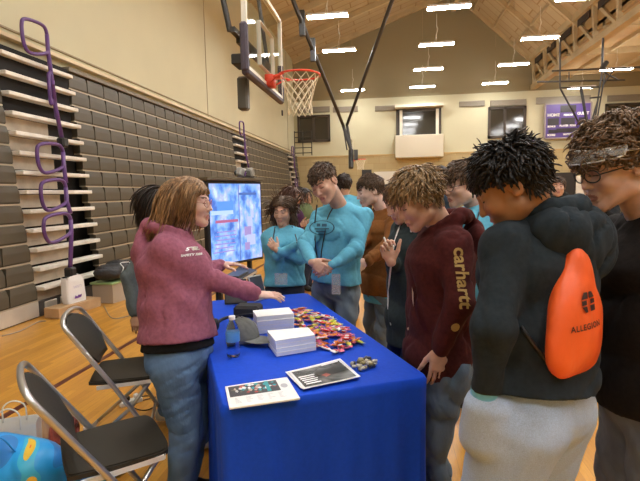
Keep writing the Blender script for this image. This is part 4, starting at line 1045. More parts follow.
# big display
dl = at(210, 222, 4.35); dr = at(261, 219.5, 4.94); dl[2] = dr[2] = 0; dh = unit(dr-dl); dW = np.linalg.norm(dr-dl); dn_ = np.cross(dh, (0, 0, 1)); zt_ = at(261, 184, 4.94)[2]; zb_ = at(261, 257, 4.94)[2]; dc_ = (dl+dr)/2
r_ = empty('display_screen', tuple(dc_), 'large upright display with a bright blue two-panel picture behind the cart', 'screen'); Rd = np.stack([dh, -dn_, (0, 0, 1)], 1)
MB().box(dc_+np.array((0, 0, (zt_+zb_)/2))-dn_*.03, (dW+.05, .06, zt_-zb_+.05), Rd, bev=.008).build('bezel', black_plastic, r_)
scm = bpy.data.materials.new('screen_picture'); scm.use_nodes = True; nt, N, Lk, b = nodes(scm)
tc = N.new('ShaderNodeTexCoord'); mp = N.new('ShaderNodeMapping'); mp.inputs['Scale'].default_value = (9, 9, 7); nz = N.new('ShaderNodeTexNoise'); nz.inputs['Scale'].default_value = 1.0; nz.inputs['Detail'].default_value = 5
cr = N.new('ShaderNodeValToRGB'); e = cr.color_ramp; e.elements[0].color = (.05, .13, .46, 1); e.elements[0].position = .36; e.elements[1].color = (.46, .60, .90, 1); e.elements[1].position = .66
for pos, c_ in ((.46, (.12, .27, .68, 1)), (.53, (.22, .40, .80, 1)), (.58, (.32, .36, .72, 1))): x_ = e.elements.new(pos); x_.color = c_
Lk.new(tc.outputs['Object'], mp.inputs[0]); Lk.new(mp.outputs[0], nz.inputs[0]); Lk.new(nz.outputs[0], cr.inputs[0]); b.inputs['Base Color'].default_value = (.01, .01, .02, 1); b.inputs['Roughness'].default_value = .25
Lk.new(cr.outputs[0], b.inputs['Emission Color']); b.inputs['Emission Strength'].default_value = .75
MB().box(dc_+np.array((0, 0, (zt_+zb_)/2))+dn_*.0015, (dW-.005, .004, zt_-zb_), Rd).build('panel', scm, r_); panel_ = bpy.data.objects[[c.name for c in r_.children if c.name.startswith('panel')][0]]
def emi(n, c_, s_=.6): return mat(n, (.02, .02, .02), .3, emit=(c_, s_))
def onscr(name, a, b_, w_, h_, mm, d=.005): MB().box(dc_+dh*(a-.5)*dW+np.array((0, 0, zb_+(1-b_)*(zt_-zb_)))+dn_*d, (w_*dW, .002, h_*(zt_-zb_)), Rd).build(name, mm, panel_)
onscr('panel_divider', .54, .5, .012, .98, emi('scr_line', (.10, .16, .45)))
onscr('picture_bar', .30, .47, .42, .035, emi('scr_red', (.42, .12, .25))); onscr('picture_bar', .72, .13, .35, .03, emi('scr_navy', (.06, .14, .42)))
for i in range(6): onscr('picture_line', .28-.01*i, .60+.05*i, .34+.05*(i % 2), .012, emi('scr_violet', (.30, .22, .58)))
for i, (a, b_, w_, h_) in enumerate(((.75, .5, .10, .14), (.70, .62, .14, .12), (.76, .74, .18, .14), (.68, .82, .10, .10), (.80, .40, .06, .10))): onscr('picture_shape', a, b_, w_, h_, emi('scr_mauve%s' % ('' if i % 2 else '_pale'), (.34, .26, .56) if i % 2 else (.46, .52, .82)), .007+.0005*i)
onscr('picture_shape', .28, .28, .30, .12, emi('scr_blue', (.10, .30, .78)), .006); onscr('picture_shape', .22, .36, .40, .05, emi('scr_pale', (.45, .62, .88)), .0065)
for sx in (-1, 1):
    mb = MB(); mb.bar(dc_+dh*sx*dW*.3-dn_*.05+np.array((0, 0, zb_+.2)), dc_+dh*sx*dW*.3-dn_*.05+np.array((0, 0, .03)), .05, .04); mb.bar(dc_+dh*sx*dW*.3+dn_*.15+np.array((0, 0, .02)), dc_+dh*sx*dW*.3-dn_*.3+np.array((0, 0, .02)), .05, .04); mb.build('stand_leg', black_plastic, r_)
bd = mat('shelf_olive', (.13, .10, .06), .7)
MB().box(dc_+np.array((0, 0, zt_+.045))-dn_*.06, (dW+.06, .16, .03), Rd, bev=.004).build('top_shelf', bd, r_)
kc = dc_+dh*.20*1.0+np.array((0, 0, zt_+.061))-dn_*.05; r_ = empty('camera_unit', tuple(kc), 'small grey double-lens camera unit sitting on top of the big display', 'camera')
gm = mat('unit_grey', (.34, .33, .30), .5); Ra = np.array(Matrix.Rotation(.5, 3, 'Y')); Rb = np.array(Matrix.Rotation(-.45, 3, 'Y'))
MB().box(kc+np.array((-.055, 0, .055)), (.075, .07, .085), Rd @ Ra, bev=.012).build('head', gm, r_); MB().box(kc+np.array((.05, 0, .055)), (.06, .07, .085), Rd @ Rb, bev=.012).build('head', gm, r_)
MB().box(kc+np.array((0, 0, .008)), (.16, .09, .016), Rd, bev=.004).build('base', mat('unit_dark', (.05, .04, .05), .5), r_); mb = MB(); mb.ellip(kc+np.array((-.095, -.01, .05)), (.018, .03, .03)); mb.build('lens', black_plastic, r_, True)
# ---------------------------------------------------------------- folding chairs
padm = mat('chair_plastic_olive_black', (.022, .019, .013), .55, bump=((220, 220, 220), .25, .002))
def chair():
    r_ = empty('folding_chair', (0, 0, 0)); ORG[r_.name] = np.zeros(3)
    hw = .215
    # front-leg tube that runs up into the back and arches over the top
    side = [(.235, 0), (.12, .20), (.0, .40), (-.10, .555), (-.18, .68), (-.235, .765)]
    P = [(x, -hw, z) for x, z in side]+[(-.262, -hw*.86, .808), (-.275, -hw*.45, .828), (-.278, 0, .832), (-.275, hw*.45, .828), (-.262, hw*.86, .808)]+[(x, hw, z) for x, z in side[::-1]]
    mb = MB(); mb.tube(smoothpts(P, 5), .0135, 10); mb.build('main_frame', silver, r_, True)
    mb = MB(); mb.tube([(.18, -hw+.035, .425), (.06, -hw+.035, .27), (-.27, -hw+.035, .0)], .0115, 8); mb.build('rear_leg', silver, r_, True)
    mb = MB(); mb.tube([(.18, hw-.035, .425), (.06, hw-.035, .27), (-.27, hw-.035, .0)], .0115, 8); mb.build('rear_leg', silver, r_, True)
    mb = MB(); mb.tube([(.16, -hw, .125), (.16, hw, .125)], .009, 8); mb.build('crossbar', silver, r_, True)
    mb = MB(); mb.tube([(-.20, -hw+.035, .06), (-.20, hw-.035, .06)], .009, 8); mb.build('crossbar', silver, r_, True)
    mb = MB()
    for s_ in (-1, 1): mb.bar((-.11, s_*(hw-.02), .42), (.20, s_*(hw-.02), .43), .012, .022)
    mb.bar((.20, -hw+.02, .43), (.20, hw-.02, .43), .012, .022); mb.build('seat_rail', mat('chair_white_rail', (.75, .75, .74), .4), r_)
    out = [(-.155, -.13), (-.12, -.185), (.16, -.20), (.225, -.165), (.235, 0), (.225, .165), (.16, .20), (-.12, .185), (-.155, .13)]
    out = [tuple(p) for p in smoothpts([(a, b_) for a, b_ in out], 4, True)]
    mb = MB(); mb.prism(out, .434, .452); n = len(out); ins = [(x*.96+.002, y*.96) for x, y in out]; mb.prism(ins, .452, .457); fixn(mb.build('seat', padm, r_))
    # backrest plate, curved, between the uprights
    V = []; Fc = []; nu, nv = 16, 12
    for lay in (0, 1):
        for j in range(nv+1):
            z = .545+.265*j/nv; t = j/nv; wv = hw*(.60+.40*min(1, t*2.6))*(1 if t < .55 else sqrt(max(0.04, 1-((t-.55)/.47)**2))); xb = np.interp(z, [.40, .555, .68, .765, .832], [0, -.10, -.18, -.235, -.278])
            for i in range(nu+1):
                y = -wv+2*wv*i/nu; V.append((xb-.018*(1-(y/hw)**2)+(.007 if lay else -.0), y, z))
    k = (nu+1)*(nv+1)
    for j in range(nv):
        for i in range(nu): a = j*(nu+1)+i; q_ = (a, a+1, a+nu+2, a+nu+1); Fc += [q_, tuple(k+t for t in q_[::-1])]
    bd_ = [i for i in range(nu)]+[j*(nu+1)+nu for j in range(nv)]+[nv*(nu+1)+nu-i for i in range(nu)]+[(nv-j)*(nu+1) for j in range(nv)]
    for i in range(len(bd_)): a = bd_[i]; b_ = bd_[(i+1) % len(bd_)]; Fc.append((a, b_, k+b_, k+a))
    fixn(mk('backrest', V, Fc, padm, r_, True))
    for (x, y) in ((.235, -hw), (.235, hw), (-.27, -hw+.035), (-.27, hw-.035)): mb = MB(); mb.lathe([(.016, 0), (.018, .004), (.016, .03), (.012, .034)], (x, y, 0), 10); mb.build('foot_cap', white_plastic, r_)
    return r_
ch = chair(); ch.location = (-1.20, 1.80, 0.0); ch.rotation_euler = (0, 0, R(40)); setp(ch, 'black and silver folding chair in the lower left, nearer the camera', 'chair', 'folding chairs beside the table')
c2_ = copy_tree(ch); c2_.location = (-1.62, 2.66, 0.0); c2_.rotation_euler = (0, 0, R(22)); setp(c2_, 'black and silver folding chair behind the first, just left of the woman in maroon', 'chair', 'folding chairs beside the table')
# ---------------------------------------------------------------- things on the floor
bx = [ground(x, y, .0) for x, y in ((46, 318), (103, 305.5))]; d_ = unit(bx[1]-bx[0]); n_ = np.cross((0, 0, 1), d_); L_ = np.linalg.norm(bx[1]-bx[0]); d_ = unit((.16, 1, 0)); n_ = np.cross((0, 0, 1), d_); L_ = .72; c_ = np.array((-4.13, 5.74, 0))
o = MB().box(c_+np.array((0, 0, .065)), (L_, .24, .13), np.stack([d_, n_, (0, 0, 1)], 1), bev=.004).build('cardboard_box', mat('cardboard', (.48, .31, .16), .85, noise=((8, 8, 8), .1)))
setp(o, 'flat brown cardboard box on the floor against the bleachers', 'box')
bgc = c_+np.array((0, 0, .131))+d_*.02
r_ = empty('paper_bag', tuple(bgc), 'white paper bag with small purple print standing on the cardboard box', 'bag')
Rb_ = np.stack([d_, n_, (0, 0, 1)], 1); V = []; 
for z, s_, sh_ in ((0, 1.0, 0), (.06, 1.06, .004), (.18, 1.02, .01), (.29, .98, .012), (.34, .95, .02)):
    for i in range(24):
        a = 2*pi*i/24; x = .155*np.sign(cos(a))*abs(cos(a))**.35*s_; y = .06*np.sign(sin(a))*abs(sin(a))**.35*s_; V.append(bgc+Rb_ @ np.array((x, y+sh_, z+(.02*sin(a*3) if z > .3 else 0))))
Fc = [(j*24+i, j*24+(i+1) % 24, (j+1)*24+(i+1) % 24, (j+1)*24+i) for j in range(4) for i in range(24)]+[tuple(range(24))[::-1]]
mk('bag_body', V, Fc, mat('bag_white', (.80, .78, .76), .8), r_)
put_text('lettering', 'SAFETY', .045, bgc+Rb_ @ np.array((.0, -.066, .21)), d_, (0, 0, 1), mat('print_lilac', (.45, .40, .60), .6), r_, off=.003)
V, Fc = flatshape([[(-.07, -.02), (-.05, .02), (-.02, .0), (0, .02), (.03, .015), (.06, .02), (.05, -.015), (.02, -.02), (-.02, -.022)]]); mk('printed_mark', [bgc+Rb_ @ np.array((.0, -.070, .08))+d_*v[0]+np.array((0, 0, v[1])) for v in V], Fc, mat('print_purple', (.15, .05, .28), .6), r_)
# plastic tote + duffel
tc_ = np.array((-3.98, 6.66, 0)); r_ = empty('plastic_tote', tuple(tc_), 'cloudy plastic storage tote with a green rim by the bleachers', 'tote')
tot = mat('tote_plastic', (.50, .42, .33), .3, alpha=.85); mb = MB(); V = []
dd_ = unit((.12, 1, 0)); nn_ = np.cross((0, 0, 1), dd_); Rt = np.stack([dd_, nn_, (0, 0, 1)], 1)
mb.prism([(-.42, -.17), (.42, -.17), (.42, .17), (-.42, .17)], 0.002, .27, rot=Rt, c=tc_); fixn(mb.build('tub', tot, r_))
MB().box(tc_+np.array((0, 0, .285)), (.90, .38, .03), Rt, bev=.008).build('rim', mat('tote_green', (.33, .48, .20), .4), r_)
dc2 = tc_+np.array((.02, -.12, .30)); r_ = empty('duffel_bag', tuple(dc2), 'black duffel bag with white straps lying on the plastic tote', 'bag')
v_, fc_ = sdf_mesh([el(dc2+np.array((0, 0, .14)), (.44, .19, .145), Rt), el(dc2-dd_*.2+np.array((0, 0, .11)), (.16, .17, .10), Rt, .04), el(dc2+dd_*.2+np.array((0, 0, .10)), (.16, .18, .11), Rt, .04)], .012, [(dc2+np.array((0, 0, .001)), (0, 0, -1))], wrinkles(.010, .8, 5)); mk('bag_body', v_, fc_.tolist(), mat('duffel_black', (.018, .018, .02), .55, bump=((20, 20, 20), .6, .02)), r_, True)
mb = MB(); mb.tube(smoothpts([dc2+np.array((.17, -.20, .10)), dc2+np.array((.19, -.16, .19)), dc2+np.array((.10, -.08, .245)), dc2+np.array((.16, .04, .25))], 5), .007, 6); mb.tube(smoothpts([dc2+np.array((.18, .10, .12)), dc2+np.array((.14, .08, .22)), dc2+np.array((.17, .2, .20)), dc2+np.array((.19, .24, .10))], 5), .007, 6)
mb.build('strap', paper, r_, True)
# cables
cab = mat('cable_grey', (.35, .32, .28), .5)
def cable(name, pts, r0, m, lab, grp=None):
    mb = MB(); mb.tube(smoothpts([ground(x, y, r0) for x, y in pts], 5), r0, 6); o = mb.build(name, m, None, True); setp(o, lab, 'cable', grp); return o
cable('power_cable', [(2, 336), (20, 331), (38, 322), (46, 321)], .006, cab, 'grey cable running from the left edge to the cardboard box')
cable('power_cable', [(104, 306), (112, 318), (128, 316), (140, 311), (150, 305)], .006, cab, 'grey cable running from the tote past the folding chair to the women')
cable('power_cable', [(128, 408), (138, 398), (150, 396), (158, 402), (150, 409), (140, 410), (133, 406), (141, 401), (156, 397)], .004, black_plastic, 'thin black cable looped on the floor under the second folding chair')
pc_ = ground(131, 404, 0); r_ = empty('power_strip', tuple(pc_), 'small white power strip on the floor under the second folding chair', 'power strip')
Rp = np.array(Matrix.Rotation(.9, 3, 'Z')); MB().box(pc_+np.array((0, 0, .018)), (.16, .05, .036), Rp, bev=.006).build('housing', paper, r_); MB().box(pc_+Rp @ np.array((-.03, 0, .052)), (.04, .04, .035), Rp, bev=.006).build('plug', black_plastic, r_); MB().box(pc_+Rp @ np.array((.04, 0, .050)), (.035, .035, .03), Rp, bev=.006).build('plug', white_plastic, r_)
# bags bottom left
bag_m = bpy.data.materials.new('bag_print'); bag_m.use_nodes = True; nt, N, Lk, b = nodes(bag_m); tc = N.new('ShaderNodeTexCoord'); mp = N.new('ShaderNodeMapping'); mp.inputs['Scale'].default_value = (3.2, 3.2, 4.5)
nz = N.new('ShaderNodeTexNoise'); nz.inputs['Scale'].default_value = 1.0; nz.inputs['Detail'].default_value = 1.2; nz.inputs['Distortion'].default_value = .8; cr = N.new('ShaderNodeValToRGB'); cr.color_ramp.interpolation = 'CONSTANT'; e = cr.color_ramp
e.elements[0].color = (.03, .22, .62, 1); e.elements[0].position = 0; e.elements[1].color = (.02, .36, .85, 1); e.elements[1].position = .40
for pos, c__ in ((.55, (.05, .50, .80, 1)), (.59, (.85, .55, .05, 1)), (.62, (.80, .12, .02, 1)), (.66, (.30, .03, .04, 1)), (.68, (.75, .70, .66, 1))): x_ = e.elements.new(pos); x_.color = c__
Lk.new(tc.outputs['Object'], mp.inputs[0]); Lk.new(mp.outputs[0], nz.inputs[0]); Lk.new(nz.outputs[0], cr.inputs[0]); Lk.new(cr.outputs[0], b.inputs['Base Color']); b.inputs['Roughness'].default_value = .35
b1_ = np.array((-1.83, 2.02, 0)); r_ = empty('shopping_bag', tuple(b1_), 'bright blue and orange patterned shopping bag slumped on the floor by the near chair', 'bag')
v_, fc_ = sdf_mesh([el(b1_+np.array((0, 0, .15)), (.24, .17, .16)), el(b1_+np.array((-.08, .03, .24)), (.16, .11, .10), None, .06), el(b1_+np.array((.12, -.02, .22)), (.12, .12, .09), None, .06), el(b1_+np.array((0, 0, .06)), (.27, .19, .08), None, .05)], .012, [(b1_+np.array((0, 0, .001)), (0, 0, -1))], wrinkles(.014, .75, 15)); mk('bag_body', v_, fc_.tolist(), bag_m, r_, True)
mb = MB(); mb.tube(smoothpts([b1_+np.array((-.15, -.05, .29)), b1_+np.array((-.12, -.10, .37)), b1_+np.array((.0, -.08, .38)), b1_+np.array((.05, -.04, .28))], 5), .010, 6, flat=.4); mb.build('handle', mat('bag_handle_blue', (.02, .30, .75), .4), r_, True)
b2_ = np.array((-2.12, 2.34, 0)); r_ = empty('gift_bag', tuple(b2_), 'white paper bag with twisted handles behind the blue shopping bag', 'bag')
Rg = np.array(Matrix.Rotation(.45, 3, 'Z')); mb = MB(); V = []
for z, s_ in ((0, 1), (.12, 1.02), (.24, 1.05)):
    for x, y in ((-.13, -.06), (0, -.065), (.13, -.06), (.125, 0), (.13, .06), (0, .065), (-.13, .06), (-.125, 0)): V.append(b2_+Rg @ np.array((x*s_, y*s_, z+.004)))
mk('bag_body', V, [(j*8+i, j*8+(i+1) % 8, (j+1)*8+(i+1) % 8, (j+1)*8+i) for j in range(2) for i in range(8)]+[tuple(range(8))[::-1]], mat('gift_white', (.78, .76, .72), .7), r_)
for s_ in (-1, 1):
    mb = MB(); mb.tube(smoothpts([b2_+Rg @ np.array((-.06, s_*.064, .22)), b2_+Rg @ np.array((-.055, s_*.06, .31)), b2_+Rg @ np.array((0, s_*.055, .345)), b2_+Rg @ np.array((.055, s_*.06, .31)), b2_+Rg @ np.array((.06, s_*.064, .22))], 5), .0045, 6); mb.build('handle', paper, r_, True)
b3_ = np.array((-2.12, 2.62, 0)); r_ = empty('plastic_cup', tuple(b3_), 'clear cup with a pink straw standing behind the white gift bag', 'cup')
mb = MB(); mb.lathe([(.035, 0), (.036, .005), (.048, .15), (.050, .155)], b3_, 20); mb.build('cup_body', mat('cup_clear', (.80, .72, .66), .15, alpha=.55), r_, True)
mb = MB(); mb.lathe([(.052, .152), (.053, .160), (.046, .185), (.02, .20)], b3_, 20); mb.build('lid', mat('cup_lid', (.8, .74, .70), .15, alpha=.6), r_, True); mb = MB(); mb.tube([b3_+np.array((0, 0, .03)), b3_+np.array((.01, 0, .26))], .005, 6); mb.build('straw', mat('straw_pink', (.75, .25, .28), .4), r_)
b4_ = np.array((-1.90, 2.47, 0)); r_ = empty('snack_bag', tuple(b4_), 'dark red and brown snack bag beside the white gift bag', 'snack bag')
v_, fc_ = sdf_mesh([el(b4_+np.array((0, 0, .10)), (.09, .07, .11)), el(b4_+np.array((.02, .0, .19)), (.07, .04, .04), None, .04)], .008, [(b4_+np.array((0, 0, .001)), (0, 0, -1))], wrinkles(.008, 1.4, 8)); mk('bag_body', v_, fc_.tolist(), mat('snack_red', (.30, .06, .04), .35, noise=((18, 18, 18), .7)), r_, True)
b5_ = np.array((-1.60, 2.30, 0)); r_ = empty('tote_bag', tuple(b5_), 'blue and red striped cloth bag on the floor behind the near chair', 'bag')
v_, fc_ = sdf_mesh([el(b5_+np.array((0, 0, .11)), (.15, .11, .12)), el(b5_+np.array((0, 0, .04)), (.17, .13, .05), None, .04)], .010, [(b5_+np.array((0, 0, .001)), (0, 0, -1))], wrinkles(.010, 1.0, 21)); mk('bag_body', v_, fc_.tolist(), bag_m, r_, True)
rd = at(303, 262, 9.0); o = MB().box((rd[0], rd[1], .22), (.75, .5, .43), bev=.02).build('storage_box', mat('box_red', (.55, .03, .025), .5)); setp(o, 'red box on the floor seen between the girl and the boy in light blue', 'box')
# ================================================================ people
PPL = {}
blackc = cloth('black_cloth', (.012, .012, .013), .2)
denim = lambda n, c: mat(n, c, .85, noise=((9, 9, 5), .28), bump=((22, 22, 12), .6, .012))
jean_b = denim('jeans_blue', (.095, .18, .33)); jean_d = denim('jeans_navy', (.018, .028, .06)); jean_g = denim('jeans_grey_blue', (.14, .185, .23)); jean_c = denim('jeans_charcoal', (.14, .155, .18)); jean_s = denim('jeans_slate', (.10, .145, .20))
aqua = cloth('aqua_shirt', (.13, .43, .60), .07, .85, 10, .6, .012); maroon = cloth('maroon_hoodie', (.30, .105, .155), .16); darkmar = cloth('oxblood_hoodie', (.065, .014, .013), .2); brownc = cloth('brown_hoodie', (.20, .075, .020), .12)
greyc = cloth('grey_sweater', (.11, .13, .135), .12); slate = cloth('charcoal_hoodie', (.022, .030, .037), .15); sweatg = mat('heather_sweatpants', (.40, .51, .70), .95, noise=((300, 300, 300), .16), bump=((10, 10, 8), .5, .012)); blackh = cloth('black_hoodie', (.014, .011, .010), .2); tealj = cloth('teal_jacket', (.030, .042, .045), .15)
h_blond = hairm('hair_dark_blond', (.24, .155, .075), .75); h_long = hairm('hair_honey', (.24, .135, .06), .7); h_black = hairm('hair_black', (.010, .008, .007), .5); h_brown = hairm('hair_brown', (.085, .050, .028), .6); h_curl = hairm('hair_curly_brown', (.165, .105, .062), .7); h_dk = hairm('hair_dark_brown', (.022, .013, .009), .6); h_sand = hairm('hair_sandy', (.20, .13, .07), .6)
shoew = mat('shoe_white', (.7, .68, .64), .5)
def mats_far(m): return m
FD = lambda deg: np.array((cos(R(deg)), sin(R(deg)), 0.0))
# image-right is about 8 deg, image-left about 188 deg, towards the camera about -90 deg
def hang_long(z_end):
    return None
# 1 woman in the maroon hoodie
def hf1(root, c, Rm, s):
    def st(d, p, q_): return np.array((np.sign(d[0])*.9 if d[2] > .6 else d[0]*.3, -.45, -.75))
    def ln(d, p, q_): return (.20 if d[1] > .35 else .34)*(.8+.35*q_.rand())
    hair('hair', root, h_long, c, Rm, s, st, n=700, length=ln, rad=.0062, hl=(.055, -.02, -.07), seed=4, rough=.10, vol=.012, hang=1.0, seg=9, lift=.05, face_y=.052, back_pull=.50)
A = person('woman in a faded maroon hoodie and blue jeans reaching one hand over the table', at(179, 352, 2.29), at(173, 236, 2.33), at(190, 203, 2.35), FD(3)+np.array((0, 0, -.06)), FD(12), maroon, jean_b, 'pale', .93, 1.02,
    wr=at(266, 299, 2.42), er=(-.3, -.3, -1), wl=at(222, 264, 2.85), elh=(-.3, .3, -1), hr=dict(d=unit(at(298, 299, 2.50)-at(266, 299, 2.42)), back=(.1, -.25, 1), curl=(.12, .15, .2, .25), thumb=.8, spread=.12), hlh=dict(d=unit(_r+.1*_f), back=(0, 0, 1), curl=(.15, .2, .2, .25), thumb=.6),
    shw=.165, female=True, tor=dict(hip=(.185, .165), waist=(.165, .150), chest=(.180, .160), top=(.145, .095)), hem=-.085, arms_w=1.08, leg_w=1.22, hairf=hf1, seed=17, wr_amp=.006, feet=(at(174, 440, 2.22), at(184, 440, 2.38)), fat=.15)
glasses(A['root'], A, mat('glasses_rose', (.35, .12, .10), .3))
put_text('lettering', '5 YEAR', .021, at(189, 249, 2.1), unit(_r+_u*.10), unit(_u-_r*.10), mat('print_white', (.8, .8, .8), .6), A['gar'], .001, A['bvh'], .007)
put_text('lettering', 'SAFETY AWARD', .0135, at(190, 255, 2.1), unit(_r+_u*.10), unit(_u-_r*.10), mat('print_white', (.8, .8, .8), .6), A['gar'], .0008, A['bvh'], .007)
hz = A['pel']+A['spine']*.082; v_, f__ = sdf_mesh([sec(hz-A['spine']*.055, hz+A['spine']*.04, (.186, .168), (.176, .160), A['lat'], .02)], .010, [(hz-A['spine']*.062, -A['spine'])], wrinkles(.004, 1, 2)); mk('shirt_hem', v_, f__.tolist(), blackc, A['root'], True)
# 2 woman in grey behind
def hf2(root, c, Rm, s):
    hair('hair', root, h_dk, c, Rm, s, lambda d, p, q_: np.array((d[0]*.7, -.45, -.8)), n=420, length=lambda d, p, q_: .30*(.8+.3*q_.rand()), rad=.009, hl=(.055, -.03, -.08), seed=6, rough=.10, vol=.014, hang=1.0, seg=9, lift=.05, face_y=.05, n2=.7)
B = person('woman in a grey sweater with long dark hair behind the woman in maroon', at(158, 320, 3.24), at(154, 233, 3.24), at(162, 206, 3.22), FD(40)+np.array((0, 0, -.05)), FD(30), greyc, jean_b, 'tan', .93, 1.0, wr=at(135, 314, 3.02), wl=None, er=(-1, -.5, -.1), top='sweat', female=True, shw=.165, hairf=hf2, feet=(at(165, 400, 3.2), ground(203, 450)), shoe_m=shoew, wr_amp=.005, arms_w=1.05)
# 3 girl with crossed arms
def hf3(root, c, Rm, s):
    hair('hair', root, h_brown, c, Rm, s, lambda d, p, q_: np.array((np.sign(d[0])*.7, -.55, -.55)), n=620, length=lambda d, p, q_: (.16 if d[1] > -.2 else .22)*(.8+.3*q_.rand()), rad=.0085, hl=(.062, -.02, -.075), seed=7, rough=.05, vol=.007, hang=.7, seg=8, lift=.02, face_y=.03)
G_ = person('girl in a light blue long sleeved shirt standing with her arms crossed', at(285, 290, 3.95), at(283.5, 230, 3.95), at(283, 211, 3.93), unit((-.12, -1, -.22)), unit((.12, -1, 0)), aqua, jean_d, 'fair', .90, 1.02, wr=at(299, 244, 3.72), wl=at(277, 250, 3.74), er=(-1, -.2, -1), elh=(1, -.2, -1), hr=dict(d=unit((.8, .3, .3)), back=(0, -1, .2), curl=(.5, .5, .5, .5)), hlh=dict(d=unit((-.6, .2, .6)), back=(.1, -1, .1), curl=(.4, .5, .6, .6)), top='sweat', female=True, shw=.145, hairf=hf3, wr_amp=.007, arms_w=1.0, hem=-.06, al=.92, up=(.05, 0, 1), q=1.15)
# 4 tall boy in light blue
def hf4(root, c, Rm, s):
    hair('hair', root, h_brown, c, Rm, s, st_short(.9, .9), n=300, length=lambda d, p, q_: .045*(.8+.4*q_.rand()) if d[2] > .3 else .018, rad=.0055, hl=(.056, .012, -.045), seed=8, rough=.35, vol=.006, hang=0.0, seg=3)
K = person('tall boy in a light blue printed shirt with a black lanyard, hands clasped', at(335, 286, 3.56), at(342, 209, 3.48), at(324, 183, 3.34), unit((-.38, -.9, -.50)), unit((-.22, -.97, 0)), aqua, jean_g, 'fair', 1.0, 1.06, wr=at(312, 262, 3.20), wl=at(331, 266, 3.20), er=(-1, .1, -.5), elh=(1, .3, -.5), hr=dict(d=unit((.75, -.1, -.5)), back=(-.3, -1, .3), curl=(.6, .6, .6, .6)), hlh=dict(d=unit((-.85, -.1, -.35)), back=(.2, -1, .3), curl=(.6, .7, .7, .7)), top='sweat', hairf=hf4, wr_amp=.007, shw=.165, hem=-.06, al=.93, arms_w=1.05, up=(-.25, 0, 1))
# 5 boy in the brown hoodie
def hf5(root, c, Rm, s):
    hair('hair', root, h_brown, c, Rm, s, st_short(.8, .6), n=260, length=lambda d, p, q_: .045*(.8+.4*q_.rand()) if d[2] > .3 else .020, rad=.006, hl=(.058, .006, -.045), seed=9, rough=.25, vol=.007, hang=.1, seg=3)
Bn = person('boy in a caramel brown hoodie and faded jeans looking down', at(382, 287, 4.05), at(385, 213, 4.03), at(370, 191, 3.99), unit((-.95, -.30, -.28)), unit((-.85, -.5, 0)), brownc, jean_g, 'pale', 1.0, 1.05, wr=at(352, 258, 3.60), wl=at(366, 262, 3.55), er=(.2, .5, -1), elh=(.8, -.2, -1), hairf=hf5, wr_amp=.008, shw=.185, arms_w=1.12, hem=.04, tor=dict(hip=(.18, .15), waist=(.165, .145), chest=(.185, .16), top=(.155, .10)))
hz = Bn['pel']-np.array((0, 0, .03)); v_, f__ = sdf_mesh([sec(hz-np.array((0, 0, .075)), hz+np.array((0, 0, .05)), (.186, .15), (.186, .15), Bn['lat'], .02)], .012, [(hz-np.array((0, 0, .085)), (0, 0, -1))], wrinkles(.004, 1, 2)); mk('shirt_hem', v_, f__.tolist(), aqua, Bn['root'], True)
# 6 blond boy in the oxblood hoodie
def hf6(root, c, Rm, s):
    def st(d, p, q_):
        v = unit(p-np.array((.01, -.07, .115)))
        if d[2] > .25: return v*.8+np.array((0, .75 if p[1] > -.05 else -.1, -.1))
        return v*.5+np.array((0, -.45, -.8))
    hair('hair', root, h_blond, c, Rm, s, st, n=640, length=lambda d, p, q_: (.058 if d[2] > .15 else .045)*(.75+.45*q_.rand()), rad=.0064, hl=(.062, .006, -.072), seed=10, rough=.45, vol=.014, hang=.30, seg=6, curl=.10, lift=.30, free=.5)
M_ = person('blond boy in a dark oxblood hoodie looking down at the table', at(437, 362, 2.22), at(443, 228, 2.20), at(418, 199, 2.12), unit((-.80, -.30, -.52)), FD(192), darkmar, jean_s, 'fair', .98, 1.04, wr=at(428, 322, 2.30), wl=at(440, 350, 2.03), er=(.9, .5, -.2), elh=(.45, -.8, 0), hlh=dict(d=unit((-.10, -.05, -1)), back=(.15, -1, .0), curl=(.25, .3, .3, .35), thumb=.35), hairf=hf6, wr_amp=.008, shw=.165, arms_w=1.10, al=.93, hem=.03, tor=dict(hip=(.165, .130), waist=(.155, .125), chest=(.175, .135), top=(.150, .09)), leg_w=1.05, fat=.02)
ctr = M_['sh'][1]*.30+M_['el'][1]*.70
gold = mat('print_gold', (.42, .26, .07), .6)
el_ = M_['el'][1]; shd = unit(M_['sh'][1]-el_); 
put_text('lettering', 'carhartt', .078, M_['sh'][1]*.36+el_*.64, -shd, unit(np.cross(-shd, _f)*-1 if (np.cross(-shd, _f) @ _r) < 0 else np.cross(-shd, _f)), gold, M_['gar'], .002, M_['bvh'], .005, 1.0)
wp = M_['wr'][1]*.45+el_*.55; V, Fc = flatshape([[(.018*cos(a), .018*sin(a)) for a in np.arange(12)*2*pi/12]]); put_text('printed_mark', '', .02, wp, _r, _u, gold, M_['gar'], 0, M_['bvh'], .004, 1, (V, Fc))
pp = at(419, 300, 1.9); V, Fc = flatshape([rect(-.022, -.028, .022, .028)]); put_text('patch', '', .02, pp, _r, _u, mat('patch_tan', (.48, .33, .18), .7), M_['gar'], 0, M_['bvh'], .004, 1, (V, Fc))
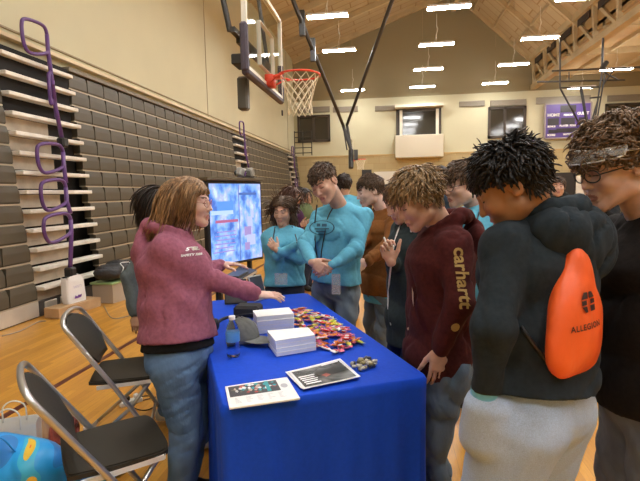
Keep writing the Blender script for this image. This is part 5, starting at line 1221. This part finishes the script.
# 7 boy in a dark teal jacket holding a white stick
def hf7(root, c, Rm, s): hair('hair', root, h_brown, c, Rm, s, st_short(.7, .5), n=160, length=.04, rad=.007, hl=(.056, .004, -.05), seed=11, rough=.3, vol=.008, seg=3)
J = person('boy in a dark jacket with white piping holding a small white stick', at(410, 325, 2.86), at(413, 222, 2.86), at(401, 201, 2.80), unit((-.75, -.45, -.50)), FD(205), tealj, jean_d, 'fair', .98, .98, wr=at(391, 262, 2.62), wl=at(430, 330, 2.72), er=(-.1, -.2, -1), elh=(1, 0, 0), hr=dict(d=unit(_u*.9-_r*.30), back=(-.2, .5, -.1), curl=(.9, .95, 1.0, 1.0), thumb=.5), top='jacket', topname='jacket', hairf=hf7, shw=.165, wr_amp=.005, q=1.1)
mb = MB(); fr = [at(x, y, 2.60) for x, y in ((409, 212), (399, 228), (394, 245), (391, 265), (389, 285), (388, 305), (391, 325))]
def snap(pts, bvh, off=.004, n=None):
    out = []
    for p in pts:
        d = unit(p-EYE); h_ = bvh.ray_cast(Vector(p-d*1.0), Vector(d)); out.append(np.array(h_[0])-d*off if h_[0] is not None else p)
    return np.array(out)
mb.tube(smoothpts(snap(fr, J['bvh']), 4), .005, 6); mb.build('piping', paper, J['root'], True)
mb = MB(); mb.tube(snap([at(412, 217, 2.6), at(411.5, 224, 2.6), at(411, 232, 2.6)], J['bvh'], .008), .006, 6); mb.build('drawcord', paper, J['root'], True)
o = MB().tube([at(384, 237, 2.60), at(389.5, 251, 2.60)], .0045, 6).build('paper_stick', paper, None, True); setp(o, 'small white stick held up in the hand of the boy in the dark jacket', 'stick')
# 8 boy with glasses
def hf8(root, c, Rm, s): hair('hair', root, h_brown, c, Rm, s, st_short(.7, .5), n=280, length=lambda d, p, q_: .055*(.8+.4*q_.rand()) if d[2] > .2 else .03, rad=.007, hl=(.056, .0, -.055), seed=12, rough=.35, vol=.012, hang=.2, seg=4)
Gl = person('heavyset boy with glasses in a light blue shirt behind the blond boy', at(482, 300, 3.15), at(481, 210, 3.15), at(462, 184.5, 3.10), unit((-.88, -.42, -.20)), FD(205), aqua, jean_g, 'pale', 1.02, 1.12, top='sweat', hairf=hf8, fat=.75, tor=dict(hip=(.21, .18), waist=(.21, .19), chest=(.215, .18), top=(.17, .11)), arms_w=1.2, wr_amp=.005, q=1.1, wl=at(466, 262, 2.85), elh=(.8, 0, -1))
glasses(Gl['root'], Gl, mat('glasses_dark', (.06, .04, .035), .3), thick=.002)
# 9 tall boy in the charcoal hoodie
def hf9(root, c, Rm, s):
    def st(d, p, q_):
        v = unit(p-np.array((.0, -.06, .12)))
        if d[2] > .25: return v*.8+np.array((0, .7 if p[1] > -.03 else -.2, 0))
        return v*.6+np.array((0, -.35, -.75))
    hair('hair', root, h_black, c, Rm, s, st, n=760, length=lambda d, p, q_: (.056 if d[2] > .1 else (.050 if d[1] < -.2 else .026))*(.62 if d[1] > .45 else 1)*(.7+.5*q_.rand()), rad=.0060, hl=(.050, .012, -.088), seed=13, rough=.85, vol=.012, hang=.15, seg=5, curl=.15, lift=.5)
T_ = person('tall boy with messy black hair in a charcoal hoodie and pale grey sweatpants', at(534, 400, 1.56), at(538, 224, 1.57), at(510, 187, 1.51), unit((-.82, .20, -.55)), FD(132), slate, sweatg, 'brown', 1.0, 1.04, pocket=1, wl=at(483, 400, 1.45), elh=(-.2, -.8, 0), wr=at(548, 400, 1.98), hlh=dict(d=unit((.30, .15, -1)), back=(-.4, -1, 0), curl=(.8, .8, .8, .8), thumb=0), hairf=hf9, shw=.172, arms_w=1.10, al=.93, wr_amp=.0065, seed=23, hem=-.075, tor=dict(hip=(.180, .150), waist=(.165, .140), chest=(.180, .150), top=(.155, .10)), leg_w=1.45, feet=(at(534, 400, 1.56)+np.array((.09, .08, 0)), at(534, 400, 1.56)-np.array((.165, .12, 0))), tw=.004, fat=.05, hood_s=.75, brow=browd, ribbed=True)
v_, f__ = sdf_mesh([rc(T_['wr'][1]+np.array((0, 0, -.01)), T_['wr'][1]-unit(T_['wr'][1]-T_['el'][1])*.06, .040, .040)], .006, [(T_['wr'][1]+unit(T_['wr'][1]-T_['el'][1])*.022, unit(T_['wr'][1]-T_['el'][1]))]); mk('inner_cuff', v_, f__.tolist(), cloth('cuff_blue', (.18, .50, .70), .1), T_['root'], True)
# hood bulk on his back
bk = -T_['bf']; nk = T_['neck']; fb = frame(T_['bf'])
v_, f__ = sdf_mesh([el(nk+bk*.115+T_['lat']*.02+np.array((0, 0, -.035)), (.165, .055, .075), fb, .06), el(nk+bk*.140+T_['lat']*.075+np.array((0, 0, -.085)), (.125, .050, .105), fb, .08),
   rc(nk+T_['lat']*.105+bk*.02, nk+bk*.11+T_['lat']*.08, .038, .046, .05), rc(nk-T_['lat']*.105+bk*.02, nk+bk*.11-T_['lat']*.08, .038, .046, .05), rc(nk+T_['lat']*.08+bk*.11, nk-T_['lat']*.08+bk*.11, .046, .046, .05)], .0085, noise=wrinkles(.0075, 1.15, 33)); mk('hood', v_, f__.tolist(), slate, T_['root'], True)
# 10 curly boy at the right edge
def hf10(root, c, Rm, s):
    def st(d, p, q_): return np.array((d[0]*.5, .45 if d[1] > .1 else -.3, .15 if d[2] > .3 else -.4))+d*1.1
    hair('hair', root, h_curl, c, Rm, s, st, n=900, length=lambda d, p, q_: (.085 if d[2] > .1 else .045)*(.7+.5*q_.rand()), rad=.0046, hl=(.048, .012, -.06), seed=14, rough=1.0, vol=.020, hang=.10, seg=7, curl=.85, lift=.80, n2=1.6)
Cy = person('boy with curly brown hair, dark glasses and safety goggles pushed up, in a black hoodie', at(655, 395, 1.72), at(652, 224, 1.72), at(615, 167, 1.66), unit((-.90, -.22, -.30)), FD(188), blackh, jean_c, 'pale', 1.02, 1.10, wl=at(705, 400, 1.50), wr=at(640, 395, 1.95), elh=(.6, -.6, -.5), hairf=hf10, shw=.19, arms_w=1.25, wr_amp=.006, hem=.03, tor=dict(hip=(.19, .16), waist=(.18, .155), chest=(.20, .165), top=(.17, .105)), leg_w=1.32, q=1.0, fat=.15)
glasses(Cy['root'], Cy, mat('glasses_slate', (.04, .05, .065), .3), .029, .019, .0022)
# safety goggles on the hair
L = Cy['L']; s = Cy['hs']; gr = empty('safety_goggles', tuple(L(0, .09, .06)), 'clear safety goggles pushed up on the curly hair', 'goggles')
V = []; nu, nv = 20, 5
for j in range(nv+1):
    for i in range(nu+1):
        a = -1.15+2.3*i/nu; bulge = .004*sin(pi*j/nv); hh = .034*(1-.35*abs(a)/1.15)
        V.append(L((.112+bulge)*sin(a), -.018+(.140+bulge)*cos(a)-.016*(j/nv), .062-.010*abs(a)+hh*1.15*(j/nv-.35)))
Fc = [(j*(nu+1)+i, j*(nu+1)+i+1, (j+1)*(nu+1)+i+1, (j+1)*(nu+1)+i) for j in range(nv) for i in range(nu)]
gog = mat('goggle_clear', (.80, .84, .88), .08, alpha=.20, spec=1.0); o = mk('visor', V, Fc, gog, gr, True); sm = o.modifiers.new('t', 'SOLIDIFY'); sm.thickness = .002
edge = [V[i] for i in range(nu+1)]; edge2 = [V[nv*(nu+1)+i] for i in range(nu+1)]
mb = MB(); mb.tube(edge, .003, 6); mb.tube(edge2, .003, 6); mb.tube([edge[0], edge2[0]], .003, 6); mb.tube([edge[-1], edge2[-1]], .003, 6); mb.build('visor_rim', mat('goggle_rim', (.80, .80, .84), .12), gr, True)
for sx in (0, -1):
    mb = MB(); p0 = (np.array(edge[sx])+np.array(edge2[sx]))/2; sg = -1 if sx == 0 else 1; mb.tube([p0, L(sg*.106, .0, .045), L(sg*.098, -.05, .02)], .004, 6, flat=.5); mb.build('temple', mat('goggle_rim', (.72, .72, .74), .15, alpha=.8), gr, True)
# orange drawstring bag
bc_ = T_['pel']*.50+T_['neck']*.50; bo = unit(bk*.98+_r*.10); bo[2] = 0; bo = unit(bo); br_ = np.cross((0, 0, 1), bo)
bt = at(576, 252, 1.405); bb = at(574, 369, 1.42)
bagc = mat('bag_orange', (.90, .13, .025), .42, noise=((5, 5, 5), .08), bump=((12, 12, 5), .6, .02))
dbr = empty('drawstring_bag', tuple((bt+bb)/2-np.array((0, 0, .15))), 'bright orange drawstring bag hanging on the back of the charcoal hoodie', 'bag')
fbag = np.stack([br_, bo, (0, 0, 1)], 1); mid = bt*.42+bb*.58
def bagnoise(X):
    q_ = (X-mid) @ fbag; t = np.clip((q_[..., 2]+.20)/.40, 0, 1); an = q_[..., 0]
    return .0022*t**3*np.sin(an*110)+.0022*np.sin(an*38+q_[..., 2]*22)+.0018*np.sin(q_[..., 2]*34-an*30)
bl_ = lambda t: bt*(1-t)+bb*t
prof_ = [(0, .026, .022), (.12, .048, .030), (.3, .088, .040), (.5, .122, .048), (.72, .142, .052), (.9, .136, .042), (1.0, .095, .024)]
pt_ = np.array(prof_); ts_ = np.linspace(0, 1, 19); pw = smoothpts(pt_, 6); ww = np.interp(ts_, pw[:, 0], pw[:, 1]); dd2 = np.interp(ts_, pw[:, 0], pw[:, 2])
v_, f__ = sdf_mesh([sec(bl_(ts_[k]), bl_(ts_[k+1]), (ww[k], dd2[k]), (ww[k+1], dd2[k+1]), br_, .012) for k in range(18)], .0075, noise=bagnoise)
bagb = mk('bag_body', v_, f__.tolist(), bagc, dbr, True); bbv = BVHTree.FromPolygons([tuple(v) for v in v_], [tuple(int(i) for i in f_) for f_ in f__])
inkb = mat('bag_ink', (.05, .02, .02), .5)
tc_ = at(591, 328, 1.33); put_text('lettering', 'ALLEGION', .023, tc_, unit(_r+_u*.09), unit(_u-_r*.09), inkb, bagb, .0005, bbv, .003, 1.15)
tc_ = at(594, 303, 1.33); g = .009; W_ = .028
shapes = [[(-.30*g-W_, W_*.35), (-W_*.6, W_), (-g*.3, W_), (-g*.3, W_*.35)], [(g*.3, W_), (W_*.6, W_), (W_+.3*g, W_*.35), (g*.3, W_*.35)], [(-W_-.3*g, W_*.2), (-g*1.0, W_*.2), (-g*1.0, -W_*.25), (-W_-.3*g, -W_*.25)], [(g*1.0, W_*.2), (W_+.3*g, W_*.2), (W_+.3*g, -W_*.25), (g*1.0, -W_*.25)], [(-W_-.3*g, -W_*.4), (-g*1.0, -W_*.4), (-g*.8, -W_), (-W_*.6, -W_)], [(g*.8, -W_), (W_*.2, -W_*.4), (W_+.3*g, -W_*.4), (W_+.3*g, -W_)]]
V, Fc = flatshape(shapes); put_text('emblem', '', .02, tc_, unit(_r+_u*.09), unit(_u-_r*.09), inkb, bagb, 0, bbv, .004, 1, (V, Fc))
mb = MB(); cp = snap([at(x, y, 1.5) for x, y in ((521, 326), (529, 337), (540, 351), (553, 366), (561, 374))], T_['bvh'], .006); mb.tube(smoothpts(list(cp)+[bb+np.array((0, 0, .02))-br_*.06], 3), .0045, 6); mb.build('cord', black_plastic, dbr, True)
mb = MB(); cp = snap([at(x, y, 1.5) for x, y in ((523, 330), (532, 343), (543, 357), (556, 371))], T_['bvh'], .006); mb.tube(smoothpts(list(cp), 3), .0045, 6); mb.build('cord', black_plastic, dbr, True)
# lanyards
def lanyard(P_, pts, d, lab):
    o = MB().tube(smoothpts(snap([at(x, y, d) for x, y in pts], P_['bvh'], .006), 3), .0045, 6).build('lanyard_cord', black_plastic, P_['root'], True); return o
lanyard(K, ((334, 206), (328, 217), (325, 232), (322, 248), (321, 258)), 3.0, ''); lanyard(K, ((317, 205), (315, 222), (315, 240), (317, 258)), 3.0, '')
lanyard(G_, ((275, 227), (273, 240), (273, 246)), 3.7, ''); lanyard(G_, ((292, 226), (296, 237), (297, 243)), 3.7, '')
lanyard(Gl, ((479, 212), (477, 224), (480, 238), (486, 250)), 2.9, '')
prt = mat('print_navy', (.03, .10, .16), .7)
def arcp(r_, w_, n=22): return [[(r_*cos(2*pi*i/n), r_*sin(2*pi*i/n)), (r_*cos(2*pi*(i+1)/n), r_*sin(2*pi*(i+1)/n)), ((r_-w_)*cos(2*pi*(i+1)/n), (r_-w_)*sin(2*pi*(i+1)/n)), ((r_-w_)*cos(2*pi*i/n), (r_-w_)*sin(2*pi*i/n))] for i in range(n)]
V, Fc = flatshape([[(x*1.2, y*.7) for x, y in p] for p in arcp(.075, .007)]+[rect(-.05, -.012, .05, -.004), rect(-.035, .01, -.01, .03), rect(.0, .008, .035, .028), rect(-.04, -.03, .03, -.022)])
put_text('printed_emblem', '', .02, at(322, 226, 3.0), _r, _u, prt, K['gar'], 0, K['bvh'], .005, 1, (V, Fc))
# clear badge pouches at the belts
for (PP, x, y, d, lab, w_, h_) in ((G_, 281, 279, 3.68, 'clear badge pouch clipped at the belt of the girl in light blue', .10, .09), (K, 336, 284, 3.24, 'clear plastic badge sleeve hanging at the hip of the tall boy in light blue', .06, .14)):
    p = at(x, y, d); o = MB().box(p, (w_, .008, h_), bev=.003).build('badge_pouch', mat('pouch_clear', (.62, .62, .60), .10, alpha=.35), PP['root']); o['label'] = 'clear plastic badge sleeve'
# background people
def far(label, px, py, d, facing, top_m, leg_m, hm, sk='fair', sc=1.0, hairlen=.03, female=False, lng=False, kind='sweat', hsc=1.0, hands=None, bface=None, seed=1, faced=None):
    hd = at(px, py, d); z = hd[2]; S = sc; nk = hd-np.array((0, 0, .155*S)); pl_ = np.array((hd[0], hd[1], max(.80, nk[2]-.535*S)))
    def hf(root, c, Rm, s):
        st = (lambda dd, p, q_: np.array((dd[0]*.7, -.4, -.8))) if lng else st_short(.6, .6)
        hair('hair', root, hm, c, Rm, s, st, n=120, length=(.24 if lng else hairlen), rad=.010, hl=(.056, -.0 if not lng else -.03, -.06), seed=seed, rough=.25, vol=.010, hang=.4 if lng else .1, seg=4)
    f = FD(facing)
    return person(label, pl_, nk, hd, (f if faced is None else unit(faced)), f if bface is None else bface, top_m, leg_m, sk, S, hsc, top=kind, female=female, hairf=hf, q=1.7, wr_amp=.003, **(hands or {}))
far('woman in a dark purple top standing far behind the girl, facing right', 293, 196, 6.4, 0, cloth('purple_top', (.06, .02, .06), .1), jean_d, hairm('hair_auburn', (.08, .03, .015)), female=True, lng=True, sc=.95, seed=2, hands=dict(wr=at(301, 225, 6.1), er=(-1, 0, -1)))
far('woman in a sage green top standing far behind, beside the woman in purple', 305, 196, 7.4, -8, cloth('sage_top', (.14, .19, .09), .1), jean_d, h_dk, female=True, lng=True, sc=.95, seed=3, hands=dict(wr=at(311, 222, 7.1), er=(-1, 0, -1)))
far('dark haired person seen from behind past the shoulder of the tall boy in light blue', 344, 185, 5.6, 100, aqua, jean_d, h_dk, sc=1.0, seed=4, hsc=1.0)
far('dark haired person far back between the brown hoodie and the blond boy', 387, 193, 7.4, 200, cloth('orange_shirt', (.70, .14, .03), .1), jean_d, h_dk, 'tan', sc=.98, seed=5)
far('short haired man far back between the blond boy and the boy with glasses', 441, 176, 6.4, -50, cloth('navy_shirt', (.03, .05, .08), .1), jean_d, h_dk, 'tan', sc=1.05, hairlen=.012, seed=6)
far('boy in a dark jacket with headphones round his neck standing in the background', 558, 187, 6.2, -105, cloth('olive_black_jacket', (.022, .022, .018), .1), jean_d, h_brown, 'fair', sc=1.0, seed=7, kind='hoodie', hairlen=.045)
hp = far('person in black holding a phone in front of the chest, behind the curly haired boy', 592, 184, 4.6, -112, blackc, jean_d, h_dk, 'fair', sc=1.0, seed=8, hands=dict(wr=at(588, 208, 4.25), wl=at(596, 208, 4.25), er=(-1, 0, -1), elh=(1, 0, -1), hr=dict(d=unit((.4, .2, .8)), back=(-.3, -1, 0), curl=(.6, .6, .6, .6)), hlh=dict(d=unit((-.4, .2, .8)), back=(.3, -1, 0), curl=(.6, .6, .6, .6))))
o = MB().box(at(592, 201, 4.20), (.075, .012, .14), np.array(Matrix.Rotation(-.5, 3, 'X')), bev=.004).build('phone', black_plastic); setp(o, 'dark phone held by the person in black', 'phone')
